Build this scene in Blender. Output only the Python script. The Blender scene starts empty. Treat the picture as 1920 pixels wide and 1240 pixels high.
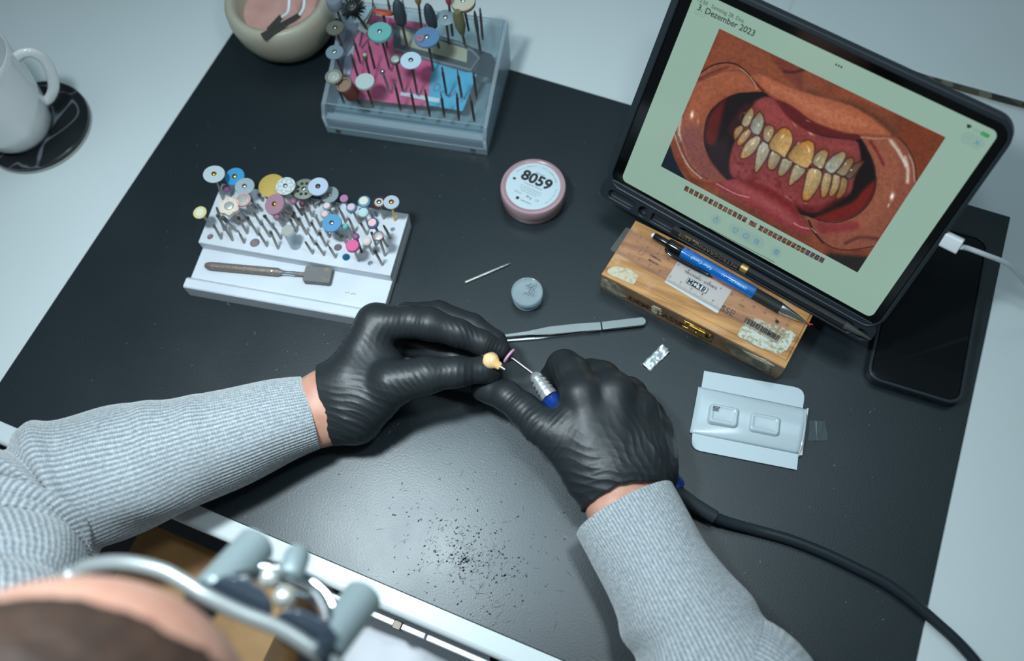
import bpy, bmesh, math, random
import numpy as np
from mathutils import Vector, Matrix
random.seed(7); rng = np.random.default_rng(7)
S = 0.001                       # everything below is written in millimetres
scene = bpy.context.scene
COL = scene.collection

# ------------------------------------------------------------ camera
F_PX, CX, CY = 1633.0, 960.0, 620.0
RC = np.array([[0.92595211, 0.37528173, -0.04214632],
               [0.32899316, -0.85642494, -0.39786909],
               [-0.18540816, 0.35454188, -0.91647361]])      # rows: camera right, down, forward
_u, _s, _v = np.linalg.svd(RC); RC = _u @ _v
CAM = np.array([527.69, -32.92, 679.69])
cam_data = bpy.data.cameras.new('camera')
cam = bpy.data.objects.new('camera', cam_data); COL.objects.link(cam)
cam_data.sensor_fit = 'HORIZONTAL'; cam_data.sensor_width = 36.0
cam_data.lens = F_PX * 36.0 / 1920.0
cam_data.clip_start = 0.01; cam_data.clip_end = 50
M3 = Matrix((RC[0], -RC[1], -RC[2])).transposed()
cam.matrix_world = Matrix.Translation(Vector(CAM * S)) @ M3.to_4x4()
cam_data.dof.use_dof = True
cam_data.dof.focus_distance = 0.690
cam_data.dof.aperture_fstop = 3.2
scene.camera = cam

# ------------------------------------------------------------ light and exposure
scene.view_settings.view_transform = 'Standard'
scene.view_settings.look = 'None'
scene.view_settings.gamma = 1.0
scene.view_settings.use_curve_mapping = False
scene.view_settings.exposure = 0.0
world = bpy.data.worlds.new('room_light'); scene.world = world
world.use_nodes = True
bgn = world.node_tree.nodes['Background']
bgn.inputs[0].default_value = (0.62, 0.84, 0.92, 1); bgn.inputs[1].default_value = 0.12

def area(name, loc, target, size, power, color, size_y=None, shape='SQUARE', spread=180):
    l = bpy.data.lights.new(name, 'AREA'); l.energy = power; l.color = color
    l.shape = shape; l.size = size * S
    if size_y: l.shape = 'RECTANGLE'; l.size_y = size_y * S
    l.spread = math.radians(spread)
    o = bpy.data.objects.new(name, l); COL.objects.link(o)
    o.location = Vector(loc) * S
    d = (Vector(target) - Vector(loc))
    o.rotation_euler = d.to_track_quat('-Z', 'Y').to_euler()
    return o
# work lamp over the bench: gives the pool of light, the crisp arm shadows and the sheen on the mat
area('work_lamp', (225, 92, 690), (350, 100, 0), 64, 2.35, (0.80, 0.94, 1.0), size_y=90, spread=120)
area('work_lamp', (560, 175, 700), (400, 100, 0), 56, 0.5, (0.80, 0.94, 1.0), size_y=70, spread=120)
# ceiling panels of the laboratory
area('ceiling_panel', (500, 900, 1900), (450, 200, 0), 1200, 6, (0.64, 0.87, 0.98), size_y=600)
area('ceiling_panel', (-500, -300, 1900), (300, 200, 0), 1200, 2.6, (0.70, 0.90, 1.0), size_y=600)

# ------------------------------------------------------------ geometry helpers (mm)
def A(*v): return np.array(v, float)
def ray(x, y): return RC.T @ np.array([(x - CX) / F_PX, (y - CY) / F_PX, 1.0])
def P(x, y, z=0.0):              # point on the horizontal plane z seen at this place of the frame
    d = ray(x, y); return CAM + d * ((z - CAM[2]) / d[2])
def PD(x, y, dep): return CAM + ray(x, y) * dep
def PL(x, y, o, n):              # point on any plane
    d = ray(x, y); return CAM + d * (np.dot(np.array(o) - CAM, n) / np.dot(d, n))
def depth(p): return float((RC @ (np.array(p, float) - CAM))[2])
def mmpp(p): return depth(p) / F_PX
def unit(v): v = np.array(v, float); return v / (np.linalg.norm(v) + 1e-12)
def tip_over(base, x, y, lo=4, hi=75):   # the point above base that is seen at x, y
    zs = np.linspace(base[2] + lo, base[2] + hi, 200)
    e = [np.hypot(*(P(x, y, z)[:2] - base[:2])) for z in zs]
    return P(x, y, zs[int(np.argmin(e))])
def frame(d, up=(0, 0, 1)):      # columns: side, up', d
    d = unit(d); up = np.array(up, float)
    if abs(np.dot(d, unit(up))) > 0.98: up = A(0, 1, 0) if abs(d[1]) < .9 else A(1, 0, 0)
    s = unit(np.cross(up, d)); u = np.cross(d, s)
    return np.stack([s, u, d], 1)

class MB:
    def __init__(self): self.v = []; self.f = []; self.m = []; self.mi = 0
    def add(self, v, f):
        o = len(self.v); self.v.extend([tuple(map(float, p)) for p in v])
        self.f.extend([tuple(i + o for i in q) for q in f]); self.m.extend([self.mi] * len(f)); return self
    def box(self, o, ex, ey, ez, sx, sy, sz):   # corner o, axes, sizes
        o = np.array(o, float); X = np.array(ex) * sx; Y = np.array(ey) * sy; Z = np.array(ez) * sz
        v = [o, o+X, o+X+Y, o+Y, o+Z, o+X+Z, o+X+Y+Z, o+Y+Z]
        if np.dot(np.cross(X, Y), Z) < 0:
            f = [(0,1,2,3),(7,6,5,4),(4,5,1,0),(5,6,2,1),(6,7,3,2),(7,4,0,3)]
        else:
            f = [(3,2,1,0),(4,5,6,7),(0,1,5,4),(1,2,6,5),(2,3,7,6),(3,0,4,7)]
        return self.add(v, f)
    def prism(self, poly, o, ex, ey, ez, z0, z1):   # 2-D polygon in (ex,ey) extruded along ez
        o = np.array(o, float); ex, ey, ez = map(np.array, (ex, ey, ez)); n = len(poly)
        a = sum(poly[i][0]*poly[(i+1) % n][1] - poly[(i+1) % n][0]*poly[i][1] for i in range(n))
        if a < 0: poly = poly[::-1]
        lo = [o + ex*p[0] + ey*p[1] + ez*z0 for p in poly]; hi = [o + ex*p[0] + ey*p[1] + ez*z1 for p in poly]
        f = [tuple(range(n-1, -1, -1)), tuple(range(n, 2*n))] + [(i, (i+1) % n, n+(i+1) % n, n+i) for i in range(n)]
        return self.add(lo + hi, f)
    def ringslab(self, outer, inner, o, ex, ey, ez, z0, z1):   # a plate with one hole; same point count
        o = np.array(o, float); ex, ey, ez = map(np.array, (ex, ey, ez)); n = len(outer); v = []
        for (pl, z) in ((outer, z0), (inner, z0), (outer, z1), (inner, z1)):
            v += [o + ex*p[0] + ey*p[1] + ez*z for p in pl]
        f = []
        for i in range(n):
            j = (i+1) % n
            f += [(2*n+i, 2*n+j, 3*n+j, 3*n+i), (i, n+i, n+j, j), (i, j, 2*n+j, 2*n+i), (n+i, 3*n+i, 3*n+j, n+j)]
        return self.add(v, f)
    def lathe(self, prof, o, d, n=24, up=(0, 0, 1)):   # prof [(r, h)], axis d from o
        o = np.array(o, float); F = frame(d, up); v = []; rows = []
        for (r, h) in prof:
            if r <= 1e-6: rows.append([len(v)]); v.append(o + F[:, 2]*h)
            else:
                rows.append(list(range(len(v), len(v)+n)))
                for k in range(n):
                    a = 2*math.pi*k/n; v.append(o + F[:, 2]*h + (F[:, 0]*math.cos(a) + F[:, 1]*math.sin(a))*r)
        f = []
        for a, b in zip(rows, rows[1:]):
            if len(a) == 1 and len(b) == 1: continue
            for k in range(n):
                k2 = (k+1) % n
                if len(a) == 1: f.append((a[0], b[k2], b[k]))
                elif len(b) == 1: f.append((a[k], a[k2], b[0]))
                else: f.append((a[k], a[k2], b[k2], b[k]))
        if len(rows[0]) > 1: f.append(tuple(rows[0][::-1]))
        if len(rows[-1]) > 1: f.append(tuple(rows[-1]))
        return self.add(v, f)
    def cyl(self, a, b, r, r2=None, n=12):
        a = np.array(a, float); b = np.array(b, float); L = np.linalg.norm(b-a)
        return self.lathe([(r, 0), (r if r2 is None else r2, L)], a, b-a, n)
    def ball(self, c, r, n=14, m=8, sq=(1, 1, 1), d=(0, 0, 1)):
        F = frame(d); c = np.array(c, float); base = len(self.v); v = [c - F[:, 2]*r*sq[2]]; f = []
        for i in range(1, m):
            t = math.pi*i/m - math.pi/2
            for k in range(n):
                a = 2*math.pi*k/n
                v.append(c + F @ (np.array([math.cos(t)*math.cos(a)*sq[0], math.cos(t)*math.sin(a)*sq[1], math.sin(t)*sq[2]])*r))
        v.append(c + F[:, 2]*r*sq[2])
        for k in range(n): f.append((0, 1+(k+1) % n, 1+k))
        for i in range(m-2):
            for k in range(n):
                a = 1+i*n; f.append((a+k, a+(k+1) % n, a+n+(k+1) % n, a+n+k))
        a = 1+(m-2)*n
        for k in range(n): f.append((a+k, a+(k+1) % n, len(v)-1))
        return self.add(v, f)
    def tube(self, pts, r, n=10, cap=True, up=(0, 0, 1), flat=1.0):   # pts polyline, r scalar or list
        pts = [np.array(p, float) for p in pts]; L = len(pts); rs = r if hasattr(r, '__len__') else [r]*L
        v = []; prev = None
        for i, p in enumerate(pts):
            d = unit(pts[min(i+1, L-1)] - pts[max(i-1, 0)])
            if prev is None: F = frame(d, up); s = F[:, 0]
            else: s = unit(prev - d*np.dot(prev, d))
            u = np.cross(d, s); prev = s
            for k in range(n):
                a = 2*math.pi*k/n; v.append(p + (s*math.cos(a) + u*math.sin(a)*flat)*rs[i])
        f = [(i*n+k, i*n+(k+1) % n, (i+1)*n+(k+1) % n, (i+1)*n+k) for i in range(L-1) for k in range(n)]
        if cap: f += [tuple(range(n-1, -1, -1)), tuple(range((L-1)*n, L*n))]
        return self.add(v, f)
    def grid(self, fn, nu, nv, closed_u=False):
        v = [fn(i/(nu if closed_u else nu-1), j/(nv-1)) for j in range(nv) for i in range(nu)]
        f = []
        for j in range(nv-1):
            for i in range(nu if closed_u else nu-1):
                i2 = (i+1) % nu; f.append((j*nu+i, j*nu+i2, (j+1)*nu+i2, (j+1)*nu+i))
        return self.add(v, f)

def smooth_path(pts, n=8):       # Catmull-Rom
    pts = [np.array(p, float) for p in pts]; q = [2*pts[0]-pts[1]] + pts + [2*pts[-1]-pts[-2]]; out = []
    for i in range(1, len(q)-2):
        for k in range(n):
            t = k/n; a, b, c, d = q[i-1], q[i], q[i+1], q[i+2]
            out.append(.5*((2*b)+(c-a)*t+(2*a-5*b+4*c-d)*t*t+(3*b-a-3*c+d)*t**3))
    out.append(pts[-1]); return out
def rrect(w, h, r, n=6, x0=0, y0=0):
    out = []
    for (cx, cy, a0) in ((x0+w-r, y0+r, -90), (x0+w-r, y0+h-r, 0), (x0+r, y0+h-r, 90), (x0+r, y0+r, 180)):
        for k in range(n+1):
            a = math.radians(a0 + 90*k/n); out.append((cx + r*math.cos(a), cy + r*math.sin(a)))
    return out

def root(name, label, cat, loc, group=None):
    o = bpy.data.objects.new(name, None); o.empty_display_size = .01; COL.objects.link(o)
    o.location = Vector(tuple(np.array(loc, float)*S)); o['label'] = label; o['category'] = cat
    if group: o['group'] = group
    return o
def world_loc(o):
    v = np.zeros(3)
    while o is not None: v = v + np.array(o.location); o = o.parent
    return v
def put(name, mb, mats, parent=None, label=None, smooth=True, bevel=0, kind=None, angle=35, seg=2, origin=None):
    if not isinstance(mats, (list, tuple)): mats = [mats]
    org = world_loc(parent) if parent is not None else (np.array(origin, float)*S if origin is not None else np.zeros(3))
    me = bpy.data.meshes.new(name)
    vv = (np.array(mb.v)*S - org); me.from_pydata([tuple(p) for p in vv], [], mb.f)
    for m in mats: me.materials.append(m)
    if len(mats) > 1: me.polygons.foreach_set('material_index', mb.m)
    me.update()
    if smooth:
        me.shade_smooth(); me.set_sharp_from_angle(angle=math.radians(angle))
    o = bpy.data.objects.new(name, me); COL.objects.link(o)
    if parent is not None: o.parent = parent
    else: o.location = Vector(tuple(org))
    if label: o['label'] = label
    if kind: o['kind'] = kind
    if bevel:
        b = o.modifiers.new('bevel', 'BEVEL'); b.width = bevel*S; b.segments = seg; b.limit_method = 'ANGLE'; b.angle_limit = math.radians(40)
        b.harden_normals = False
    return o
def tag(o, label, cat, group=None):
    o['label'] = label; o['category'] = cat
    if group: o['group'] = group
    return o
def text(name, s, o3, ex, ey, size, mat, parent, align='LEFT', depth_=0.08, space=1.0, flip=False, bold=0.0, label=None):
    cu = bpy.data.curves.new(name, 'FONT'); cu.body = s; cu.size = 1.0; cu.align_x = align; cu.space_character = space
    cu.offset = bold; cu.resolution_u = 3
    ob = bpy.data.objects.new(name, cu); COL.objects.link(ob)
    dg = bpy.context.evaluated_depsgraph_get(); me = bpy.data.meshes.new_from_object(ob.evaluated_get(dg))
    COL.objects.unlink(ob); bpy.data.objects.remove(ob); bpy.data.curves.remove(cu)
    n = len(me.vertices); co = np.empty(n*3); me.vertices.foreach_get('co', co); co = co.reshape(-1, 3)
    ex = unit(ex); ey = unit(ey); nz = np.cross(ex, ey)
    W = np.array(o3, float) + np.outer(co[:, 0]*size, ex) + np.outer(co[:, 1]*size, ey) + nz*depth_*(-1 if flip else 1)
    W = W*S - world_loc(parent)
    me.vertices.foreach_set('co', W.ravel()); me.materials.clear(); me.materials.append(mat)
    if flip: me.flip_normals()
    me.update()
    o = bpy.data.objects.new(name, me); COL.objects.link(o); o.parent = parent
    if label: o['label'] = label
    return o

# ------------------------------------------------------------ materials
def lin(c):
    c = np.array(c, float)/255.0
    return tuple(np.where(c <= .04045, c/12.92, ((c+.055)/1.055)**2.4)) + (1.0,)
MATS = {}
def mat(name, c=(200, 200, 200), rough=.5, metal=0, spec=.5, bump=None, var=None, trans=None, coat=0, sss=0, emit=None, ior=1.45):
    """bump=(scale, strength, detail); var=(scale, colour2, lo, hi)"""
    if name in MATS: return MATS[name]
    m = bpy.data.materials.new(name); m.use_nodes = True; nt = m.node_tree; N = nt.nodes; L = nt.links
    b = N['Principled BSDF']; b.inputs['Base Color'].default_value = lin(c); b.inputs['Roughness'].default_value = rough
    b.inputs['Metallic'].default_value = metal; b.inputs['Specular IOR Level'].default_value = spec; b.inputs['IOR'].default_value = ior
    b.inputs['Coat Weight'].default_value = coat; b.inputs['Coat Roughness'].default_value = .1
    if sss:
        b.inputs['Subsurface Weight'].default_value = sss; b.inputs['Subsurface Radius'].default_value = (1, .35, .2); b.inputs['Subsurface Scale'].default_value = .004
    tc = N.new('ShaderNodeTexCoord')
    if var:
        n = N.new('ShaderNodeTexNoise'); n.inputs['Scale'].default_value = var[0]; n.inputs['Detail'].default_value = 5
        L.new(tc.outputs['Object'], n.inputs['Vector'])
        r = N.new('ShaderNodeValToRGB'); r.color_ramp.elements[0].position = var[2]; r.color_ramp.elements[1].position = var[3]
        r.color_ramp.elements[0].color = lin(c); r.color_ramp.elements[1].color = lin(var[1])
        L.new(n.outputs['Fac'], r.inputs['Fac']); L.new(r.outputs['Color'], b.inputs['Base Color'])
    if bump:
        n = N.new('ShaderNodeTexNoise'); n.inputs['Scale'].default_value = bump[0]; n.inputs['Detail'].default_value = bump[2] if len(bump) > 2 else 3
        L.new(tc.outputs['Object'], n.inputs['Vector'])
        bp = N.new('ShaderNodeBump'); bp.inputs['Strength'].default_value = bump[1]; bp.inputs['Distance'].default_value = .0005
        L.new(n.outputs['Fac'], bp.inputs['Height']); L.new(bp.outputs['Normal'], b.inputs['Normal'])
    if trans is not None:          # thin clear plastic: see-through with a fresnel sheen
        out = N['Material Output']; t = N.new('ShaderNodeBsdfTransparent'); t.inputs[0].default_value = lin(c)
        mx = N.new('ShaderNodeMixShader'); fr = N.new('ShaderNodeLayerWeight'); fr.inputs['Blend'].default_value = .35
        mp = N.new('ShaderNodeMapRange'); mp.inputs['To Min'].default_value = (1-trans)*(.25 if trans > .75 else 1); mp.inputs['To Max'].default_value = min(1, (1-trans)+(.14 if trans > .75 else .3))
        L.new(fr.outputs['Fresnel'], mp.inputs['Value'])
        L.new(mp.outputs['Result'], mx.inputs['Fac']); L.new(t.outputs[0], mx.inputs[1]); L.new(b.outputs[0], mx.inputs[2]); L.new(mx.outputs[0], out.inputs['Surface'])
    if emit is not None:
        b.inputs['Emission Color'].default_value = lin(c); b.inputs['Emission Strength'].default_value = emit
    MATS[name] = m; return m
def nodes(m): return m.node_tree.nodes, m.node_tree.links, m.node_tree.nodes['Principled BSDF']

white_desk = mat('white_laminate', (214, 222, 224), .34, var=(2.2, (206, 215, 216), .4, .7))
black_rubber = mat('black_rubber', (30, 34, 37), .5)
steel = mat('steel', (150, 150, 148), .32, 1.0)
dark_steel = mat('dark_steel', (95, 88, 82), .42, .9)
chrome = mat('chrome', (215, 218, 220), .12, 1.0)
bright = mat('mirror_screw', (214, 216, 210), .28, .55)
brass = mat('brass', (205, 160, 80), .25, 1.0)
clear = mat('clear_plastic', (248, 251, 252), .08, trans=.88)
white_plastic = mat('white_plastic', (226, 230, 234), .4)
black_plastic = mat('black_plastic', (22, 24, 27), .35)
ink = mat('black_ink', (40, 40, 42), .6)
ink_grey = mat('grey_ink', (110, 122, 130), .6)
# the working mat: smooth black board, scuffed and scratched where the work is done
def mat_surface():
    m = mat('scuffed_black_board', (26, 36, 41), .42, spec=.7); N, L, b = nodes(m)
    tc = N.new('ShaderNodeTexCoord')
    sep = N.new('ShaderNodeMapping'); L.new(tc.outputs['Object'], sep.inputs['Vector'])
    n1 = N.new('ShaderNodeTexNoise'); n1.inputs['Scale'].default_value = 14; n1.inputs['Detail'].default_value = 6; L.new(tc.outputs['Object'], n1.inputs['Vector'])
    # worn patch in front of the worker
    dist = N.new('ShaderNodeVectorMath'); dist.operation = 'DISTANCE'; dist.inputs[1].default_value = (.40, .055, 0); L.new(tc.outputs['Object'], dist.inputs[0])
    worn = N.new('ShaderNodeMapRange'); worn.inputs['From Min'].default_value = .17; worn.inputs['From Max'].default_value = .03; L.new(dist.outputs['Value'], worn.inputs['Value'])
    dust = N.new('ShaderNodeMath'); dust.operation = 'MULTIPLY'; L.new(worn.outputs[0], dust.inputs[0]); L.new(n1.outputs['Fac'], dust.inputs[1])
    mx = N.new('ShaderNodeMix'); mx.data_type = 'RGBA'; mx.inputs[6].default_value = lin((23, 34, 39)); mx.inputs[7].default_value = lin((66, 84, 93))
    L.new(dust.outputs[0], mx.inputs[0])
    # fine speckle
    n2 = N.new('ShaderNodeTexNoise'); n2.inputs['Scale'].default_value = 900; n2.inputs['Detail'].default_value = 2; L.new(tc.outputs['Object'], n2.inputs['Vector'])
    r2 = N.new('ShaderNodeMapRange'); r2.inputs['From Min'].default_value = .3; r2.inputs['From Max'].default_value = .7; r2.inputs['To Min'].default_value = .82; r2.inputs['To Max'].default_value = 1.18; L.new(n2.outputs['Fac'], r2.inputs['Value'])
    mu = N.new('ShaderNodeVectorMath'); mu.operation = 'SCALE'; L.new(mx.outputs[2], mu.inputs[0]); L.new(r2.outputs[0], mu.inputs['Scale'])
    L.new(mu.outputs[0], b.inputs['Base Color'])
    rr = N.new('ShaderNodeMapRange'); rr.inputs['To Min'].default_value = .29; rr.inputs['To Max'].default_value = .46; L.new(n1.outputs['Fac'], rr.inputs['Value']); L.new(rr.outputs[0], b.inputs['Roughness'])
    n3 = N.new('ShaderNodeTexNoise'); n3.inputs['Scale'].default_value = 700; n3.inputs['Detail'].default_value = 4; L.new(tc.outputs['Object'], n3.inputs['Vector'])
    bp = N.new('ShaderNodeBump'); bp.inputs['Strength'].default_value = .26; bp.inputs['Distance'].default_value = .0003; L.new(n3.outputs['Fac'], bp.inputs['Height']); L.new(bp.outputs[0], b.inputs['Normal'])
    return m
board = mat_surface()

def leather_glove():
    m = mat('black_nitrile', (35, 40, 43), .46, spec=.55); N, L, b = nodes(m)
    tc = N.new('ShaderNodeTexCoord')
    n1 = N.new('ShaderNodeTexNoise'); n1.inputs['Scale'].default_value = 1400; n1.inputs['Detail'].default_value = 2; L.new(tc.outputs['Object'], n1.inputs['Vector'])
    n2 = N.new('ShaderNodeTexNoise'); n2.inputs['Scale'].default_value = 120; n2.inputs['Detail'].default_value = 4; L.new(tc.outputs['Object'], n2.inputs['Vector'])
    ad = N.new('ShaderNodeMath'); ad.operation = 'MULTIPLY_ADD'; ad.inputs[1].default_value = .12; L.new(n1.outputs['Fac'], ad.inputs[0]); L.new(n2.outputs['Fac'], ad.inputs[2])
    bp = N.new('ShaderNodeBump'); bp.inputs['Strength'].default_value = .35; bp.inputs['Distance'].default_value = .0008; L.new(ad.outputs[0], bp.inputs['Height']); L.new(bp.outputs[0], b.inputs['Normal'])
    return m
glove_mat = leather_glove()
def skin():
    m = mat('skin', (208, 160, 140), .5, spec=.4, sss=.25, var=(60, (190, 132, 112), .35, .75), bump=(500, .35, 4)); return m
skin_mat = skin()
hair_mat = mat('brown_hair', (72, 52, 42), .6, bump=(300, .8, 3), var=(90, (50, 36, 30), .3, .7))
X3, Y3, Z3 = A(1, 0, 0), A(0, 1, 0), A(0, 0, 1)
# ============================================================ the setting
MATW, MATD = 758.5, 488.0
floor = MB().box((-1500, -1600, -752), X3, Y3, Z3, 4200, 4200, 2)
fl = put('floor', floor, mat('dark_floor', (52, 54, 58), .5, var=(3, (40, 42, 46), .3, .7)), smooth=False); fl['kind'] = 'structure'
wall = MB().box((-1500, 1500, -750), X3, Y3, Z3, 4200, 60, 3000)
wl = put('wall_back', wall, mat('pale_wall', (190, 200, 203), .8), smooth=False); wl['kind'] = 'structure'

# the bench: one thing
bench = root('workbench', 'white laminate workbench under the large black board', 'workbench', (380, 500, -2))
top = MB().box((-700, -17, -22), X3, Y3, Z3, 2200, 1230, 20)
put('worktop', top, white_desk, bench, bevel=4, seg=4)
apron = MB().box((-690, 2, -120), X3, Y3, Z3, 2180, 16, 97.5)
put('front_panel', apron, mat('pale_grey_panel', (196, 202, 206), .5), bench, bevel=1)
for lx in (-660, 1420):
    for ly in (40, 1130):
        put('leg', MB().box((lx, ly, -750), X3, Y3, Z3, 45, 45, 728), mat('leg_metal', (150, 155, 160), .4, .6), bench, bevel=2)
# metal rail with joints just below the front edge
rail_m = mat('rail_metal', (225, 228, 230), .3, .3)
x = 300.0
for w in (58, 62, 74, 60, 66):
    put('rail', MB().box((x, -24.5, -34), X3, Y3, Z3, w-1.2, 5, 8), rail_m, bench, bevel=.8)
    x += w
put('rail_bracket', MB().box((392, -26, -38), X3, Y3, Z3, 7, 7, 14), dark_steel, bench, bevel=.6)
# black board lying on the bench
bd = MB().box((0, 0, -1.9), X3, Y3, Z3, MATW, MATD, 1.9)
bo = put('cutting_board', bd, board, bevel=.5)
tag(bo, 'large scuffed black board lying flat across the white bench', 'work board')
# scratches and cut marks: too many to count
cut = MB(); pale = MB()
for i in range(560):
    r = abs(random.gauss(0, 1)); a = random.uniform(0, 2*math.pi)
    cx, cy = 428 + math.cos(a)*r*46, 40 + math.sin(a)*r*30
    if cy < 3 or cy > 140: continue
    L_ = random.choice([1.0, 1.6, 2.2, 3.2, 4.5, 8]) * random.uniform(.6, 1.3); w = random.uniform(.2, .75) if L_ < 3 else .16
    t = random.gauss(.8, .7); d = A(math.cos(t), math.sin(t)); n = A(-d[1], d[0]); c = A(cx, cy)
    q = [c-d*L_/2, c+n*w, c+d*L_/2, c-n*w]
    cut.add([(p[0], p[1], .03) for p in q], [(3, 2, 1, 0)] if False else [(0, 3, 2, 1)])
for i in range(700):
    a, r = random.uniform(0, 2*math.pi), abs(random.gauss(0, 1))
    cx, cy = 385 + math.cos(a)*r*95, 90 + math.sin(a)*r*55
    if random.random() < .25: cx, cy = random.uniform(20, 740), random.uniform(5, 480)
    if not (3 < cy < 485 and 3 < cx < 755): continue
    L_ = random.choice([.8, 1.2, 1.6, 2.2, 3.5]) * random.uniform(.6, 1.3); w = random.uniform(.10, .34)
    t = random.uniform(0, 3.14); d = A(math.cos(t), math.sin(t)); n = A(-d[1], d[0]); c = A(cx, cy)
    q = [c-d*L_/2, c+n*w, c+d*L_/2, c-n*w]
    pale.add([(p[0], p[1], .05) for p in q], [(0, 3, 2, 1)])
put('cut_marks', cut, mat('cut_dark', (20, 24, 27), .8), bo, kind='stuff', smooth=False, label='small dark cut marks')
put('scratches', pale, mat('scratch_pale', (104, 120, 128), .45), bo, kind='stuff', smooth=False, label='fine pale scratches and dust')
# raised white slab with a speckled edge along the back of the bench
def speck():
    m = mat('speckled_edge', (96, 92, 80), .4); N, L, b = nodes(m)
    tc = N.new('ShaderNodeTexCoord'); v = N.new('ShaderNodeTexVoronoi'); v.inputs['Scale'].default_value = 75; L.new(tc.outputs['Object'], v.inputs['Vector'])
    r = N.new('ShaderNodeValToRGB'); e = r.color_ramp.elements; e[0].color = lin((34, 34, 34)); e[1].color = lin((128, 122, 104)); e[0].position = .2; e[1].position = .8
    n = r.color_ramp.elements.new(.5); n.color = lin((92, 86, 66)); s = N.new('ShaderNodeSeparateColor'); L.new(v.outputs['Color'], s.inputs[0]); L.new(s.outputs[0], r.inputs['Fac']); L.new(r.outputs[0], b.inputs['Base Color']); return m
ledge = root('stone_ledge', 'white topped ledge with a speckled brown edge at the back of the bench', 'ledge', (400, 700, 0))
put('edge', MB().box((520, 611, -1.9), X3, Y3, Z3, 970, 600, 9.5), speck(), ledge)
put('slab', MB().box((519, 609.5, 7.6), X3, Y3, Z3, 972, 602, 2), white_desk, ledge, bevel=.6)
# brown drawer cabinet under the left end of the bench
cab = root('drawer_cabinet', 'brown wooden drawer unit below the left part of the bench edge', 'cabinet', (215, -60, -750))
brown = mat('brown_wood', (178, 136, 86), .5, var=(25, (156, 116, 72), .3, .7))
put('body', MB().box((150, -112, -750), X3, Y3, Z3, 150, 86, 690), brown, cab, bevel=1)
dr = put('drawer_front', MB().box((156, -118, -150), X3, Y3, Z3, 138, 6, 80), brown, cab, bevel=1)
put('handle', MB().tube([(205, -118, -110), (205, -130, -110), (245, -130, -110), (245, -118, -110)], 2.5), steel, dr)

# ============================================================ mug and coaster
marble = mat('black_marble', (28, 31, 34), .25)
def marble_nodes(m):
    N, L, b = nodes(m); tc = N.new('ShaderNodeTexCoord'); n = N.new('ShaderNodeTexNoise'); n.inputs['Scale'].default_value = 11; n.inputs['Detail'].default_value = 2; n.inputs['Distortion'].default_value = .9
    L.new(tc.outputs['Object'], n.inputs['Vector']); r = N.new('ShaderNodeValToRGB'); e = r.color_ramp.elements
    e[0].position = .492; e[0].color = lin((28, 32, 35)); e[1].position = .506; e[1].color = lin((30, 34, 37)); k = e.new(.50); k.color = lin((112, 118, 126)); L.new(n.outputs['Fac'], r.inputs['Fac']); L.new(r.outputs[0], b.inputs['Base Color'])
marble_nodes(marble)
cc = (P(168, 240, 0) + P(0, 330, 0)) / 2
CO = A(-123, 264, -2)
co_r = root('coaster', 'round black marble coaster with white veins under the mug', 'coaster', CO)
put('stone_disc', MB().lathe([(49, 1.5), (52, 3), (52, 7.5), (51, 8.4), (0, 8.5)], CO, Z3, 64), marble, co_r)
put('base_ring', MB().lathe([(50, 0), (52.6, .6), (52.6, 2.9), (51, 3)], CO, Z3, 64), mat('coaster_base', (165, 168, 166), .5), co_r)
MG = A(-129, 253, 6.5)
china = mat('white_china', (222, 226, 226), .12, coat=.5)
mug = root('coffee_mug', 'white tapered china mug standing on the black marble coaster', 'mug', MG)
put('cup', MB().lathe([(0, 2), (25, 0), (28, 1.2), (33, 10), (38, 30), (41, 60), (42.5, 92), (43, 99), (42.2, 100.4), (40.8, 99.5), (39.5, 88), (38, 60), (35, 30), (29, 10), (0, 7)], MG, Z3, 72), china, mug, angle=60)
hd = unit(A(.72, .70, 0)); hp = [MG + hd*a + Z3*b for a, b in ((33, 24), (41, 27), (51, 38), (58, 56), (60, 72), (56, 82), (48, 85), (39, 82))]
hm = MB().tube(smooth_path(hp, 6), 5.0, 14, up=np.cross(hd, Z3), flat=.62)
put('handle', hm, china, mug, angle=60)

# ============================================================ stone bowl with tongs
BW = A(62, 450, 0)
stone = mat('cream_stone', (176, 172, 155), .38, var=(14, (160, 152, 134), .4, .7))
bowl = root('mixing_bowl', 'cream stone bowl holding pink powder beside the clear bur stand', 'bowl', BW)
put('vessel', MB().lathe([(0, .2), (28, 0), (34, 2), (44, 14), (50, 28), (52.5, 42), (52, 52), (49.5, 57), (46, 58.5), (42.5, 57), (40.5, 52), (38, 42), (33, 32), (24, 25), (0, 22)], BW, Z3, 72), stone, bowl, angle=60)
put('pink_powder', MB().lathe([(39.3, 40), (30, 38.5), (18, 40), (8, 37), (0, 38)], BW, Z3, 48), mat('pink_powder', (205, 160, 152), .8, bump=(200, .8), var=(40, (188, 140, 130), .3, .7)), bowl, angle=80)
tg = root('tongs', 'white plastic tweezers with two flat dark tips resting in the cream bowl', 'tweezers', P(515, 60, 58))
z0 = 60
a1, a2 = P(492, 70, 58), P(562, 28, 64)
def bar(mb, a, b, w, t, w2=None, up=Z3):
    F = frame(np.array(b)-np.array(a), up); w2 = w2 or w; a = np.array(a, float); b = np.array(b, float); s, u = F[:, 0], F[:, 1]
    v = [a-s*w/2-u*t/2, a+s*w/2-u*t/2, a+s*w/2+u*t/2, a-s*w/2+u*t/2, b-s*w2/2-u*t/2, b+s*w2/2-u*t/2, b+s*w2/2+u*t/2, b-s*w2/2+u*t/2]
    return mb.add(v, [(3,2,1,0),(4,5,6,7),(0,1,5,4),(1,2,6,5),(2,3,7,6),(3,0,4,7)])
tipm = mat('dark_tip', (58, 54, 52), .55)
put('tip', bar(MB(), a1, a2, 9, 1.6, 5), tipm, tg, bevel=.4)
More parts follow.
